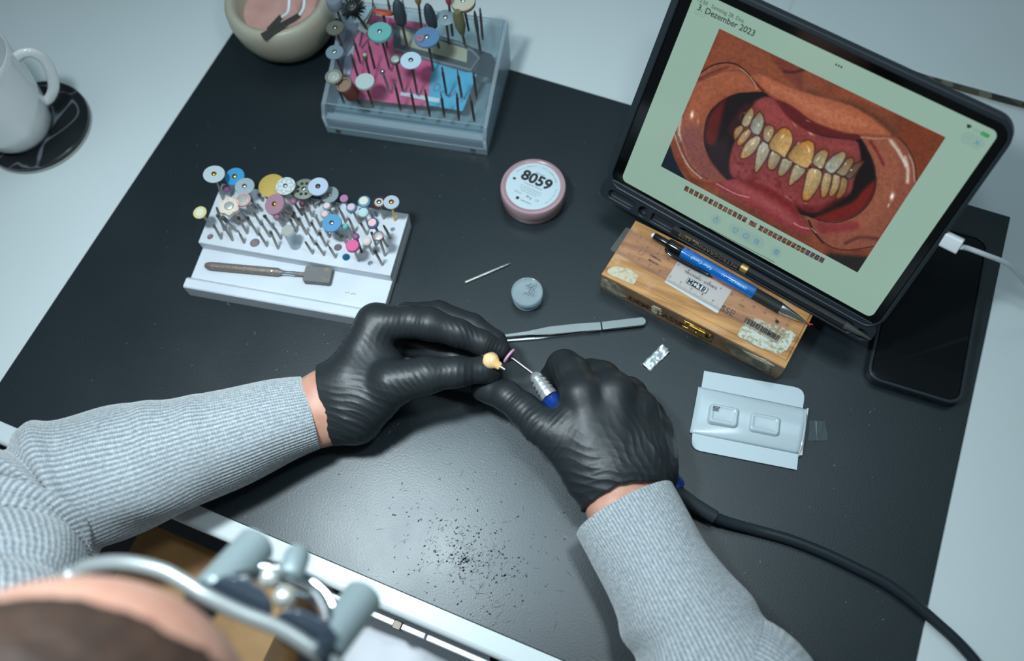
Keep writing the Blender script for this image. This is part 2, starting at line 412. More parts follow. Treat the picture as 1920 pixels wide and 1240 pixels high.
put('tip', bar(MB(), P(505, 58, 55), P(528, 30, 60), 8, 1.4, 5), tipm, tg, bevel=.4)
put('arm', MB().tube(smooth_path([P(562, 28, 64), P(570, 12, 70), P(571, -25, 80), P(572, -80, 95)], 5), 1.5, 8), white_plastic, tg)
put('arm', MB().tube(smooth_path([P(529, 32, 60), P(541, 20, 66), P(545, -20, 78), P(566, -85, 95)], 5), 1.5, 8), white_plastic, tg)

# ============================================================ jar 8059
J = A(*P(1003.5, 352, 10)[:2], 0)
J = A(359.3, 358.5, 0)
jar = root('powder_jar', 'round pink plastic jar with a white label reading 8059', 'jar', J)
pinkp = mat('dusty_pink_plastic', (176, 146, 152), .3, coat=.2, var=(60, (168, 136, 142), .3, .7))
put('body', MB().lathe([(0, 0), (26, 0), (27.6, 1), (28.4, 4), (28.4, 10.5), (0, 10.5)], J, Z3, 72), mat('jar_body', (158, 124, 128), .3, coat=.2), jar)
lid = put('lid', MB().lathe([(28.0, 9.5), (28.9, 9.8), (29.3, 11), (29.3, 19.5), (28.6, 20.8), (26.4, 21.2), (25.4, 20.5), (0, 20.4)], J, Z3, 72), pinkp, jar)
put('paper_label', MB().lathe([(24.2, 20.45), (24.2, 20.65), (0, 20.65)], J, Z3, 72), mat('label_paper', (196, 212, 219), .55), lid)
an = math.radians(2); jx = unit(P(1034, 345, 20.7) - P(981, 322, 20.7)); jx[2] = 0; jx = unit(jx); jy = np.cross(Z3, jx); JT = J + Z3*20.7
def jt(s, x, y, sz, al='CENTER', m=ink_grey, b=0): return text('lettering', s, JT + jx*x + jy*y, jx, jy, sz, m, lid, al, bold=b)
jt('8059', 0, 2.4, 14.6, m=ink, b=.035)
jt('Pigment', 0, 13.2, 2.6); jt('Composite Material', 0, -0.8, 2.2); jt('For use in dental laboratories', 0, -4.3, 1.7); jt('only. See instructions for use', 0, -6.5, 1.7); jt('before opening the jar', 0, -8.7, 1.7)
jt('60 pcs', -9, -12.2, 2.6); jt('30 g', 2, -13, 3.4, m=ink); jt('CE', 10, -13, 3)
jt('Laboratory', 2, -18, 2.4, m=ink)
put('mark', MB().box(JT + jx*-8 + jy*-18.4, jx, jy, Z3, 2.8, 2.8, .1), ink, lid)
put('mark', MB().box(JT + jx*-20 + jy*-1.5, jx, jy, Z3, 2.6, 2.2, .1), ink, lid)
circ = 'Material composite  -  dental pigment powder  -  store dry and cool'
for i, ch in enumerate(circ):
    if ch == ' ': continue
    a = math.radians(160 - i*2.9); rad = A(math.cos(a), math.sin(a)); tx = jx*math.sin(a) - jy*math.cos(a); ty = jx*math.cos(a) + jy*math.sin(a)
    text('lettering', ch, JT + ty*20.4, tx, ty, 2.0, ink_grey, lid, 'CENTER')

# ============================================================ small clear pot, loose bur, tweezers, foil
Q = P(989, 560, 0); Q = A(391.5, 262.5, 0)
pot = root('clear_pot', 'small clear screw pot standing alone between the loose bur and the tweezers', 'pot', Q)
cl2 = mat('cloudy_plastic', (220, 232, 236), .12, trans=.745)
put('base', MB().lathe([(0, 0), (11.5, 0), (12.3, 1), (12.6, 3), (11.4, 3.6), (11.4, 5.2), (12.6, 6), (12.8, 9), (12.0, 10), (0, 10)], Q, Z3, 48), cl2, pot)
ld = put('lid', MB().lathe([(12.6, 9.9), (13.4, 10.4), (13.4, 14.6), (12.8, 15.2), (11.8, 14.8), (0, 14.6)], Q, Z3, 48), cl2, pot)
scr = MB()
for k in range(16):
    t = random.uniform(-.5, 1.8); c = Q + A(random.uniform(-1, 6), random.uniform(-3, 7), 14.75); d = A(math.cos(t), math.sin(t), 0)*random.uniform(2, 4); scr.tube([c-d, c+d*.3+A(.5, .2, 0), c+d], .18, 5)
put('scratches', scr, mat('scratch_grey', (90, 102, 110), .5), ld, kind='stuff', label='scribbled grey scratches')
Bu = root('loose_bur', 'single steel bur lying on the black board above the clear pot', 'bur', P(914, 512, 1.2))
b0, b1 = P(872, 530, 1.3), P(957, 494, 1.3)
L0 = np.linalg.norm(b1-b0)
put('shank', MB().lathe([(1.0, 0), (1.25, .3), (1.25, L0*.6), (.95, L0*.7), (.9, L0*.72)], b0, b1-b0, 14), mat('pale_steel', (205, 205, 198), .3, .7), Bu)
put('head', MB().lathe([(.9, L0*.72), (1.15, L0*.76), (.9, L0*.92), (.3, L0)], b0, b1-b0, 14), mat('worn_steel', (170, 172, 170), .4, .7, bump=(900, .8)), Bu)
# tweezers
tw = root('steel_tweezers', 'steel tweezers with a ribbed grip lying behind the gloved fingertips', 'tweezers', P(1080, 625, 3))
end = P(1210, 607, 3.0)
satin = mat('satin_steel', (150, 158, 158), .42, .8); tx0 = unit(P(1210, 607, 3) - P(905, 641, 3)); tn = unit(np.cross(Z3, tx0))
def leg(ptsw, z, t):
    mb = MB(); n = len(ptsw); v = []
    for (px, py, w) in ptsw:
        c = P(px, py, z); v += [c-tn*w/2-Z3*t/2, c+tn*w/2-Z3*t/2, c+tn*w/2+Z3*t/2, c-tn*w/2+Z3*t/2]
    f = [(3, 2, 1, 0), (4*n-4, 4*n-3, 4*n-2, 4*n-1)]
    for i in range(n-1):
        for k in range(4): f.append((4*i+k, 4*i+(k+1) % 4, 4*i+4+(k+1) % 4, 4*i+4+k))
    return mb.add(v, f)
put('arm', leg([(905, 633, 1.2), (940, 631, 2.2), (990, 625, 3.6), (1030, 620, 7), (1085, 614.5, 7.5), (1127, 612, 7.5)], 5.2, 1.4), satin, tw, bevel=.3)
put('arm', leg([(915, 643, 1.4), (960, 637, 3.2), (1010, 634, 2.6), (1060, 627, 2.4), (1100, 620, 3.2), (1127, 615, 5)], 1.5, 1.6), chrome, tw, bevel=.3)
gp = MB()
for k in range(26):
    px = 1003 + k*3.3; py = 623.8 - (px-1003)*.105; w = 4.6 + 2.4*min(1, (px-1003)/30)
    c = P(px, py, 6.0); gp.box(c - tn*w/2 - tx0*.35 - Z3*.1, tx0, tn, Z3, .7, w, .35)
put('grip_ribs', gp, steel, tw, kind='stuff', label='fine ribs across the grip')
hx = [(-34, 3.6), (-34, -3.6)]; poly = [(0, -3.7), (28, -3.9)] + [(33.5 + 3.9*math.sin(a), -3.9*math.cos(a)) for a in np.linspace(.15, math.pi-.15, 9)] + [(28, 3.9), (0, 3.7)]
c0 = P(1128.5, 613.3, 2.5); put('handle', MB().prism(poly, c0, tx0, tn, Z3, 0, 3.2), satin, tw, bevel=.5)
# foil scrap
foil = root('foil_scrap', 'crumpled strip of silver foil lying between tweezers and blister card', 'foil', P(1230, 671, 1))
fo = [(1205, 684), (1219, 698), (1252, 664), (1257, 655), (1243, 646)]
A0, A1, A2, A3 = P(1204, 683, .6), P(1219, 698, .6), P(1256, 660, .6), P(1241, 645, .6)
def ff(u, v):
    p = (A0*(1-u)+A3*u)*(1-v) + (A1*(1-u)+A2*u)*v; r = random.Random(int(u*997)*31+int(v*991))
    return p + Z3*(r.uniform(0, 1.2) + (2.5*max(0, u-.75)*4*math.sin(v*7)**2)) + A(r.uniform(-.5, .5), r.uniform(-.5, .5), 0)
fm = MB().grid(ff, 15, 8)
fob = put('sheet', fm, mat('silver_foil', (215, 224, 228), .28, .65), foil, angle=25)
so = fob.modifiers.new('thick', 'SOLIDIFY'); so.thickness = .0002

# ============================================================ blister card and tape
milky = mat('milky_plastic', (188, 202, 209), .22, sss=0, coat=.3)
bl = root('blister_card', 'milky white plastic blister card with two raised square pockets', 'blister pack', P(1403, 790, 1))
bq = [P(1320, 696, 1.5), P(1510, 733, 1.5), P(1494, 882, 1.5), P(1295, 843, 1.5)]
bo3 = P(1297, 840, 1.0); bex = unit(P(1495, 881, 1) - P(1297, 840, 1)); bex[2] = 0; bex = unit(bex); bey = np.cross(Z3, bex)
def bl2(px, py, z=1.0):
    q = P(px, py, z) - bo3; return (float(q @ bex), float(q @ bey))
def roundpoly(pts, rs, n=5):
    out = []; m = len(pts)
    for i in range(m):
        p = np.array(pts[i], float); a = np.array(pts[i-1], float); b = np.array(pts[(i+1) % m], float); r = rs[i]
        if r <= 0: out.append(tuple(p)); continue
        u = unit(a-p); v = unit(b-p); q0 = p+u*r; q1 = p+v*r
        for k in range(n+1):
            t = k/n; out.append(tuple((1-t)**2*q0 + 2*t*(1-t)*p + t*t*q1))
    return out
ca = roundpoly([bl2(1320, 696), bl2(1511, 730), bl2(1505, 766), bl2(1494, 882), bl2(1295, 843), bl2(1298, 815), bl2(1315, 726)], [0, 10, 0, 0, 8, 0, 0])
put('card', MB().prism(ca, bo3, bex, bey, Z3, 0, .7), milky, bl, bevel=.15)
# curved middle band, arched like a shallow tunnel
m00, m01, m10, m11 = bl2(1293, 812), bl2(1309, 726), bl2(1499, 853), bl2(1514, 768)
def band(u, v):
    q = (np.array(m00)*(1-u)+np.array(m10)*u)*(1-v) + (np.array(m01)*(1-u)+np.array(m11)*u)*v
    z = .9 + 4.2*math.sin(math.pi*v)**.6*(0.25+.75*min(1, u*2.2))
    return bo3 + bex*q[0] + bey*q[1] + Z3*z
bb = put('sleeve', MB().grid(band, 20, 24), milky, bl, angle=50)
so = bb.modifiers.new('thick', 'SOLIDIFY'); so.thickness = .0004
for (pxs) in (((1332, 755), (1388, 765), (1382, 803), (1327, 791)), ((1409, 771), (1467, 783), (1459, 819), (1403, 807))):
    zc = 5.0; c = [P(x_, y_, zc+3) for x_, y_ in pxs]; cen = sum(c)/4; ww = np.linalg.norm(c[1]-c[0]); hh = np.linalg.norm(c[2]-c[1])
    o = cen - bex*ww/2 - bey*hh/2; o[2] = zc - 1; mb = MB()
    rings = [(0, 0), (.6, 3.4), (1.4, 4.6), (2.6, 4.9), (3.4, 4.2), (4.2, 4.0)]; v = []; f = []; nn = 28
    for (ins, z) in rings: v += [o + bex*p[0] + bey*p[1] + Z3*z for p in rrect(ww-2*ins, hh-2*ins, max(.6, 3.2-ins*.5), 6, ins, ins)]
    for i in range(len(rings)-1):
        for k in range(nn): f.append((i*nn+k, i*nn+(k+1) % nn, (i+1)*nn+(k+1) % nn, (i+1)*nn+k))
    f.append(tuple(range((len(rings)-1)*nn, len(rings)*nn))); mb.add(v, f); put('pocket', mb, milky, bl, angle=60)
put('curled_end', MB().tube(smooth_path([P(1511, 769, 3), P(1509, 800, 8), P(1503, 835, 7), P(1497, 856, 2)], 5), .7, 8), mat('clear_edge', (225, 232, 236), .15, trans=.35), bl)
put('flap', MB().prism([bl2(1511, 768), bl2(1514, 768), bl2(1502, 856), bl2(1497, 856)], bo3, bex, bey, Z3, .8, 3.5), mat('clear_edge'), bl)
pr = MB(); o = P(1337, 762, 9.4)
for k in range(4): pr.box(o + bey*-k*1.1, bex, bey, Z3, 5.5-k*.3, .4, .15)
put('print_mark', pr, ink, bl, kind='stuff', label='tiny printed mark')
tape = root('clear_tape', 'short piece of clear tape stuck to the black board beside the blister card', 'tape', P(1532, 808, .5))
T0, T1, T2, T3 = P(1510, 790, .3), P(1508, 827, .3), P(1552, 827, .6), P(1546, 791, .6)
def tf(u, v):
    p = (T0*(1-u)+T3*u)*(1-v) + (T1*(1-u)+T2*u)*v; return p + Z3*(.4 + 1.2*math.exp(-((u-.45)/.08)**2) + .6*math.sin(9*u+3*v)**2*u)
to = put('strip', MB().grid(tf, 18, 8), mat('tape_film', (215, 228, 232), .12, trans=.78), tape, angle=60)

# ============================================================ phone
ph = root('smartphone', 'black smartphone in a dark case lying beneath the tablet corner', 'phone', (710, 370, 0))
q1_, q2_ = P(1809, 725, 9), P(1851, 484, 9); pey = unit(q2_-q1_); pey[2] = 0; pey = unit(pey); pex = np.cross(pey, Z3)
xr = float(q1_ @ pex); xl = float(P(1623, 699, 6) @ pex); yb = float(P(1774, 763, 2) @ pey); pw, pl_ = xr-xl, 160
po = P(1622, 706, 9); po = A(po[0], po[1], 0)
case_m = mat('dark_blue_case', (34, 42, 48), .38)
op = P(1803, 762, 6)
o = pex*xl + pey*yb; o[2] = 0
put('case', MB().ringslab(rrect(pw, pl_, 12, 8), rrect(pw-6, pl_-6, 9.5, 8, 3, 3), o, pex, pey, Z3, 0, 10.5).prism(rrect(pw-4, pl_-4, 10, 8, 2, 2), o, pex, pey, Z3, .3, 3), case_m, ph, bevel=.8, angle=50)
put('glass', MB().prism(rrect(pw-6.4, pl_-6.4, 9, 8, 3.2, 3.2), o, pex, pey, Z3, 3, 9.4), mat('phone_glass', (14, 17, 19), .06, spec=.6), ph, bevel=.5)
for k in range(3): put('port', MB().box(o + pex*(24+k*11) - pey*.15 + Z3*3.5, pex, pey, Z3, 8, .5, 3), black_plastic, ph)
def mesh_obj_tmp(mb):
    me = bpy.data.meshes.new('t'); me.from_pydata([tuple(np.array(p)) for p in mb.v], [], mb.f); me.update()
    o = bpy.data.objects.new('t', me); COL.objects.link(o); return o
def bool_diff(a, b, solver='EXACT'):     # returns an MB: a minus b, evaluated once, no helper stays behind
    oa, ob = mesh_obj_tmp(a), mesh_obj_tmp(b)
    md = oa.modifiers.new('b', 'BOOLEAN'); md.operation = 'DIFFERENCE'; md.object = ob; md.solver = solver
    if solver == 'EXACT': md.use_self = True
    dg = bpy.context.evaluated_depsgraph_get(); me = bpy.data.meshes.new_from_object(oa.evaluated_get(dg))
    r = MB(); r.add([tuple(v.co) for v in me.vertices], [tuple(p.vertices) for p in me.polygons])
    for o in (oa, ob): bpy.data.objects.remove(o)
    bpy.data.meshes.remove(me); return r

# ============================================================ tablet in its case
TO = A(434.145, 374.615, 47.794); TX = A(0.97263841, -0.23218743, 0.00796972); TY = A(0.1113822, 0.49613836, 0.86106953); TN = A(-0.2038836, -0.83662162, 0.50842477)
TW, TH = 230.0, 165.0
def TP(u, v, w=0): return TO + TX*u + TY*v + TN*w
def TUV(px, py, off=0):
    q = PL(px, py, TO + TN*off, TN) - TO; return float(q @ TX), float(q @ TY)
tab = root('tablet', 'large tablet in a dark case showing a photo of teeth', 'tablet', TP(115, -22, -4))
case = MB()
case.ringslab(rrect(254.5, 185, 16, 8, -15, -9.5), rrect(245.5, 178, 11, 8, -9, -7), TO, TX, TY, TN, -9, 1.8)   # raised lip
case.prism(rrect(250, 181, 14, 8, -12.5, -7), TO, TX, TY, TN, -9, -6.5)                                        # back
put('case', case, case_m, tab, bevel=.9, angle=50)
tr = MB().prism(rrect(254, 20, 8, 6, -14.5, -23), TO, TX, TY, TN, -7, 1.2)
cutm = MB()
cutm.prism(rrect(26, 7.5, 3.6, 5, -6, -19.5), TO, TX, TY, TN, -3, 5)
cutm.prism(rrect(9, 9, 4.4, 5, 24, -20.5), TO, TX, TY, TN, -5, 5)
cutm.prism(rrect(21, 8, .8, 2, 37, -20), TO, TX, TY, TN, -3, 5)
cutm.prism(rrect(162, 10, 4.6, 5, 62, -21), TO, TX, TY, TN, -6, 5)
cutm.prism(rrect(9, 8, 3.6, 5, 226, -20), TO, TX, TY, TN, -3, 5)
put('pencil_trough', bool_diff(tr, cutm), case_m, tab, bevel=.5, angle=40)
put('bezel', MB().prism(rrect(245, 178, 11, 8, -8.8, -7), TO, TX, TY, TN, -6.4, 0), mat('bezel_glass', (6, 7, 8), .08, spec=.6), tab, bevel=.3)
put('stand_flap', MB().box(TP(10, 150, -9), TX, unit(A(.1, .62, -.78)), unit(np.cross(TX, A(.1, .62, -.78))), 205, 215, 3), case_m, tab, bevel=1)
def screen_mat(name, strength):
    m = bpy.data.materials.new(name); m.use_nodes = True; N, L, b = nodes(m)
    b.inputs['Base Color'].default_value = (.01, .01, .01, 1); b.inputs['Roughness'].default_value = .12
    at = N.new('ShaderNodeVertexColor'); at.layer_name = 'Col'; L.new(at.outputs['Color'], b.inputs['Emission Color']); b.inputs['Emission Strength'].default_value = strength
    return m
def plain_screen(c, s=1.0):
    m = bpy.data.materials.new('screen'); m.use_nodes = True; N, L, b = nodes(m)
    b.inputs['Base Color'].default_value = (.01, .01, .01, 1); b.inputs['Roughness'].default_value = .12; b.inputs['Emission Color'].default_value = lin(c); b.inputs['Emission Strength'].default_value = s; return m
scr_m = screen_mat('lit_picture', 1.0)
bgc = (140, 170, 155)
screen = put('screen', MB().prism(rrect(TW, TH, 5, 6), TO, TX, TY, TN, .02, .12), plain_screen(bgc), tab, smooth=False)

# ---- the photograph shown on the screen: colours worked out point by point on a fine mesh
def srgb2lin(c): c = np.clip(np.array(c, float), 0, 255)/255; return np.where(c <= .04045, c/12.92, ((c+.055)/1.055)**2.4)
class Paint:
    def __init__(s, X, Y): s.X, s.Y = X, Y; s.C = np.zeros(X.shape + (3,)); s.rng = np.random.default_rng(3)
    def sd(s, poly):
        X, Y = s.X, s.Y; D = np.full(X.shape, 1e9); inside = np.zeros(X.shape, bool); n = len(poly)
        for i in range(n):
            ax_, ay_ = poly[i]; bx, by = poly[(i+1) % n]; dx, dy = bx-ax_, by-ay_
            t = np.clip(((X-ax_)*dx + (Y-ay_)*dy)/(dx*dx+dy*dy+1e-9), 0, 1)
            D = np.minimum(D, (X-ax_-t*dx)**2 + (Y-ay_-t*dy)**2)
            c = ((ay_ > Y) != (by > Y)) & (X < (bx-ax_)*(Y-ay_)/(by-ay_+1e-12)+ax_); inside ^= c
        D = np.sqrt(D); return np.where(inside, -D, D)
    def mixc(s, a, col):
        s.C = s.C*(1-a[..., None]) + np.array(col, float)*a[..., None] if np.ndim(col) == 1 else s.C*(1-a[..., None]) + col*a[..., None]
    def poly(s, pts, col, soft=1.5, k=1.0):
        s.mixc(np.clip(.5 - s.sd(pts)/soft, 0, 1)*k, col)
    def line(s, pts, col, w, soft=1.5, k=1.0):
        D = np.full(s.X.shape, 1e9); n = len(pts)
        for i in range(n-1):
            ax_, ay_ = pts[i]; bx, by = pts[i+1]; dx, dy = bx-ax_, by-ay_
            t = np.clip(((s.X-ax_)*dx + (s.Y-ay_)*dy)/(dx*dx+dy*dy+1e-9), 0, 1)
            D = np.minimum(D, (s.X-ax_-t*dx)**2 + (s.Y-ay_-t*dy)**2)
        s.mixc(np.clip(.5 - (np.sqrt(D)-w/2)/soft, 0, 1)*k, col)
    def blob(s, x, y, r, col, k=1.0, r2=None, ang=0):
        r2 = r2 or r; c, n = math.cos(ang), math.sin(ang); u = (s.X-x)*c + (s.Y-y)*n; v = -(s.X-x)*n + (s.Y-y)*c
        s.mixc(np.exp(-(u/r)**2-(v/r2)**2)*k, col)
def sm(pts, n=4): return [tuple(p) for p in smooth_path([np.array(list(p)+[0.]) for p in list(pts)+[pts[0]]], n)][:-1]
def smo(pts, n=4): return [tuple(p[:2]) for p in smooth_path([np.array(list(p)+[0.]) for p in pts], n)]
def c1(pts): return [(1230+x/4.132, 40+y/4.132) for x, y in pts]
def c2(pts): return [(1370+x/5.167, 180+y/5.167) for x, y in pts]
def c3(pts): return [(1500+x/3.759, 180+y/3.759) for x, y in pts]
def c4(pts): return [(1270+x/5.39, 280+y/5.39) for x, y in pts]
def pl(pts, n=4): return [(p[0], p[1]) for p in sm(pts, n)]
def vnoise(X, Y, s, seed):
    r = np.random.default_rng(seed); G = r.random((160, 160)); x = X/s % 159; y = Y/s % 159; i = x.astype(int); j = y.astype(int); u = x-i; v = y-j; u = u*u*(3-2*u); v = v*v*(3-2*v)
    i2 = (i+1) % 160; j2 = (j+1) % 160
    return G[i, j]*(1-u)*(1-v)+G[i2, j]*u*(1-v)+G[i, j2]*(1-u)*v+G[i2, j2]*u*v
NU, NV = 560, 400
quad = [TUV(1237.3, 313.8), TUV(1609.6, 508.6), TUV(1773.5, 256.8), TUV(1349.8, 54.5)]     # BL BR TR TL on the screen plane
ub, vb = (quad[0][0]+quad[3][0])/2, (quad[0][1]+quad[1][1])/2; ue, ve = (quad[1][0]+quad[2][0])/2, (quad[2][1]+quad[3][1])/2
uu, vv = np.meshgrid(np.linspace(0, 1, NU), np.linspace(0, 1, NV))
W3 = TO + np.outer((ub+(ue-ub)*uu).ravel(), TX) + np.outer((vb+(ve-vb)*vv).ravel(), TY) + TN*.2
def hom(src, dst):
    M_ = []
    for (x_, y_), (u_, v_) in zip(src, dst): M_ += [[x_, y_, 1, 0, 0, 0, -u_*x_, -u_*y_, -u_], [0, 0, 0, x_, y_, 1, -v_*x_, -v_*y_, -v_]]
    return np.linalg.svd(np.array(M_))[2][-1].reshape(3, 3)
HH = hom([(0, 0), (1, 0), (1, 1), (0, 1)], [(1237.3, 313.8), (1609.6, 508.6), (1773.5, 256.8), (1349.8, 54.5)])
qq = np.stack([uu, vv, np.ones_like(uu)], -1) @ HH.T; PXx, PYy = qq[..., 0]/qq[..., 2], qq[..., 1]/qq[..., 2]   # picture coordinates on the screen
pt = Paint(PXx, PYy)
X_, Y_ = PXx, PYy
base = np.array([128, 74, 46.])
pt.C[:] = base
f1 = vnoise(X_, Y_, 26, 1)[..., None]; pt.C += (f1-.5)*np.array([34, 26, 20])
pt.poly([(1349, 54), (1420, 88), (1520, 140), (1500, 160), (1440, 150), (1380, 118), (1320, 125)], (140, 84, 54), 26)
pt.poly(c1([(880, 250), (1150, 370), (1150, 560), (1000, 420), (930, 330)]), (112, 58, 42), 8, .8)
pt.line(smo(c1([(1000, 390), (1060, 400), (1157, 380)])), (70, 20, 18), 4, 5)
pt.poly(pl(c3([(150, 20), (330, 20), (520, 70), (650, 170), (700, 280), (600, 260), (420, 130), (250, 60)])), (120, 74, 48), 8, .8)
pt.line(smo([(1520, 172), (1560, 190), (1605, 200), (1650, 224), (1680, 250)]), (92, 58, 38), 7, 9, .7)
pt.poly([(1700, 222), (1774, 257), (1722, 336), (1718, 300), (1705, 270), (1690, 255)], (124, 66, 36), 8)
pt.poly([(1236, 316), (1254, 270), (1262, 296), (1272, 318), (1287, 341)], (16, 34, 48), 3)
pt.poly([(1612, 512), (1548, 478), (1560, 474), (1640, 480)], (40, 34, 30), 8)
# left tube of the lip retractor
pt.poly(pl(c1([(345, 405), (430, 350), (540, 325), (640, 345), (740, 430), (830, 548), (650, 560), (560, 590), (450, 670), (395, 750), (370, 880), (380, 980), (430, 1080), (540, 1215), (480, 1260), (350, 1240), (270, 1200), (210, 1080), (195, 900), (205, 760), (240, 630), (300, 500)])), (150, 92, 62), 4)
pt.poly(pl(c1([(215, 1000), (195, 880), (260, 820), (360, 840), (380, 980), (430, 1080), (540, 1215), (400, 1235), (290, 1150)])), (128, 82, 78), 22, .8)
pt.poly(pl(c1([(330, 480), (420, 420), (540, 385), (640, 390), (740, 450), (800, 545), (700, 520), (560, 540), (430, 620), (330, 740), (260, 720)])), (164, 104, 70), 14, .7)
pt.line(smo(c1([(345, 405), (430, 350), (540, 326), (640, 345), (740, 430), (835, 545)])), (60, 28, 22), 2.6, 2)
pt.line(smo(c1([(310, 480), (400, 440), (520, 395), (640, 385), (700, 410), (770, 500)])), (120, 76, 56), 2.5, 2.5, .8)
pt.line(smo(c1([(660, 370), (710, 410), (760, 470), (790, 530)])), (205, 175, 150), 1.6, 2, .8)
pt.line(smo(c1([(330, 455), (420, 410), (560, 360)])), (90, 46, 36), 5, 5, .7)
# dark inside of the mouth
mouth = pl(c1([(650, 560), (830, 552)])[::1] + [(1450, 186), (1500, 215), (1560, 238), (1617, 256), (1630, 281), (1641, 305), (1645, 332), (1641, 361), (1625, 387), (1601, 406), (1569, 415), (1535, 411), (1500, 400), (1460, 385), (1420, 372), (1390, 362), (1361, 335), (1334, 301), (1322, 277), (1320, 253), (1326, 222), (1339, 202), (1366, 183)], 3)
pt.poly(mouth, (24, 10, 13), 2.5)
pt.poly(pl(c1([(545, 600), (450, 685), (395, 790), (382, 930), (450, 985), (490, 860), (520, 720)])), (98, 28, 20), 10)
pt.poly(pl(c1([(390, 980), (500, 940), (560, 900), (560, 1100), (600, 1220), (540, 1215), (430, 1090)])), (44, 22, 30), 8)
pt.poly(pl(c1([(640, 700), (700, 640), (760, 660), (700, 800), (600, 900), (560, 840)])), (70, 26, 22), 8, .8)
pt.poly(pl(c3([(540, 585), (520, 680), (462, 775), (375, 845), (260, 880), (110, 862), (240, 800), (380, 740), (470, 640)])), (116, 34, 22), 8)
# gums
pt.poly(pl(c2([(235, 70), (350, 10), (480, 60), (560, 170), (700, 290), (850, 370), (1000, 405), (1220, 430), (1262, 520), (1270, 640), (1210, 800), (1170, 940), (1010, 1020), (880, 1110), (760, 1120), (640, 1060), (500, 990), (340, 900), (200, 840), (20, 790), (-10, 640), (30, 480), (120, 300)]), 3), (132, 66, 62), 5)
pt.poly(pl(c2([(250, 60), (350, 40), (480, 90), (600, 250), (720, 350), (900, 430), (1180, 470), (1220, 560), (1000, 520), (800, 420), (600, 330), (400, 280), (300, 140)])), (150, 78, 72), 14, .9)
pt.poly(pl(c2([(860, 1080), (1000, 1000), (1160, 940), (1000, 1060), (880, 1120), (740, 1130), (640, 1060)])), (96, 26, 24), 10, .8)
pt.poly(pl(c2([(30, 600), (120, 640), (240, 760), (420, 760), (560, 880), (700, 1020), (620, 1050), (400, 920), (200, 830), (20, 760)])), (150, 80, 78), 12, .6)
g2 = vnoise(X_, Y_, 7, 5)
pt.mixc(np.clip(.5-pt.sd(pl(c2([(0, 560), (400, 740), (700, 1000), (900, 1050), (760, 1110), (400, 930), (0, 790)])))/8, 0, 1)*np.clip(g2-.5, 0, 1)*1.1, (96, 20, 22))
for q in ([(1090, 520), (980, 500)],): pass
# upper lip and its red rim
pt.poly(pl([(1455, 188), (1485, 196), (1520, 222), (1560, 241), (1617, 256), (1606, 262), (1562, 257), (1512, 243), (1478, 218)]), (100, 34, 34), 4)
pt.poly(pl([(1409, 144), (1425, 140), (1455, 152), (1490, 168), (1530, 180), (1570, 190), (1610, 205), (1650, 232), (1672, 256), (1630, 252), (1590, 250), (1550, 238), (1522, 225), (1497, 206), (1470, 190), (1443, 176)], 3), (166, 104, 72), 5)
pt.poly(pl([(1430, 150), (1470, 168), (1530, 192), (1590, 212), (1640, 238), (1600, 238), (1540, 222), (1490, 190), (1450, 172)]), (184, 122, 88), 10, .7)
# lower lip
pt.poly(pl(c4([(340, 345), (480, 325), (620, 300), (820, 350), (960, 400), (1100, 500), (1200, 570), (1262, 690), (1340, 790), (1345, 860), (1200, 850), (1050, 770), (900, 680), (720, 580), (560, 500), (430, 420)]), 3), (136, 62, 62), 4)
pt.poly(pl(c4([(480, 350), (640, 360), (800, 430), (960, 520), (1100, 620), (1220, 740), (1160, 760), (1000, 660), (820, 560), (640, 450)])), (160, 88, 84), 12, .8)
pt.poly(pl(c4([(620, 300), (820, 350), (1000, 430), (1200, 580), (1240, 680), (1080, 560), (900, 450), (740, 380)])), (118, 36, 32), 8, .7)
pt.line(smo(c4([(400, 355), (500, 410), (620, 465), (730, 490)])), (225, 180, 178), 1.6, 2.5, .8)
pt.line(smo(c4([(1190, 745), (1250, 780), (1340, 800)])), (225, 180, 178), 2, 3, .7)
pt.poly(pl(c4([(430, 440), (560, 520), (760, 610), (960, 740), (1200, 850), (1360, 870), (1300, 900), (1100, 850), (860, 720), (620, 590), (430, 500)])), (108, 66, 48), 8, .8)
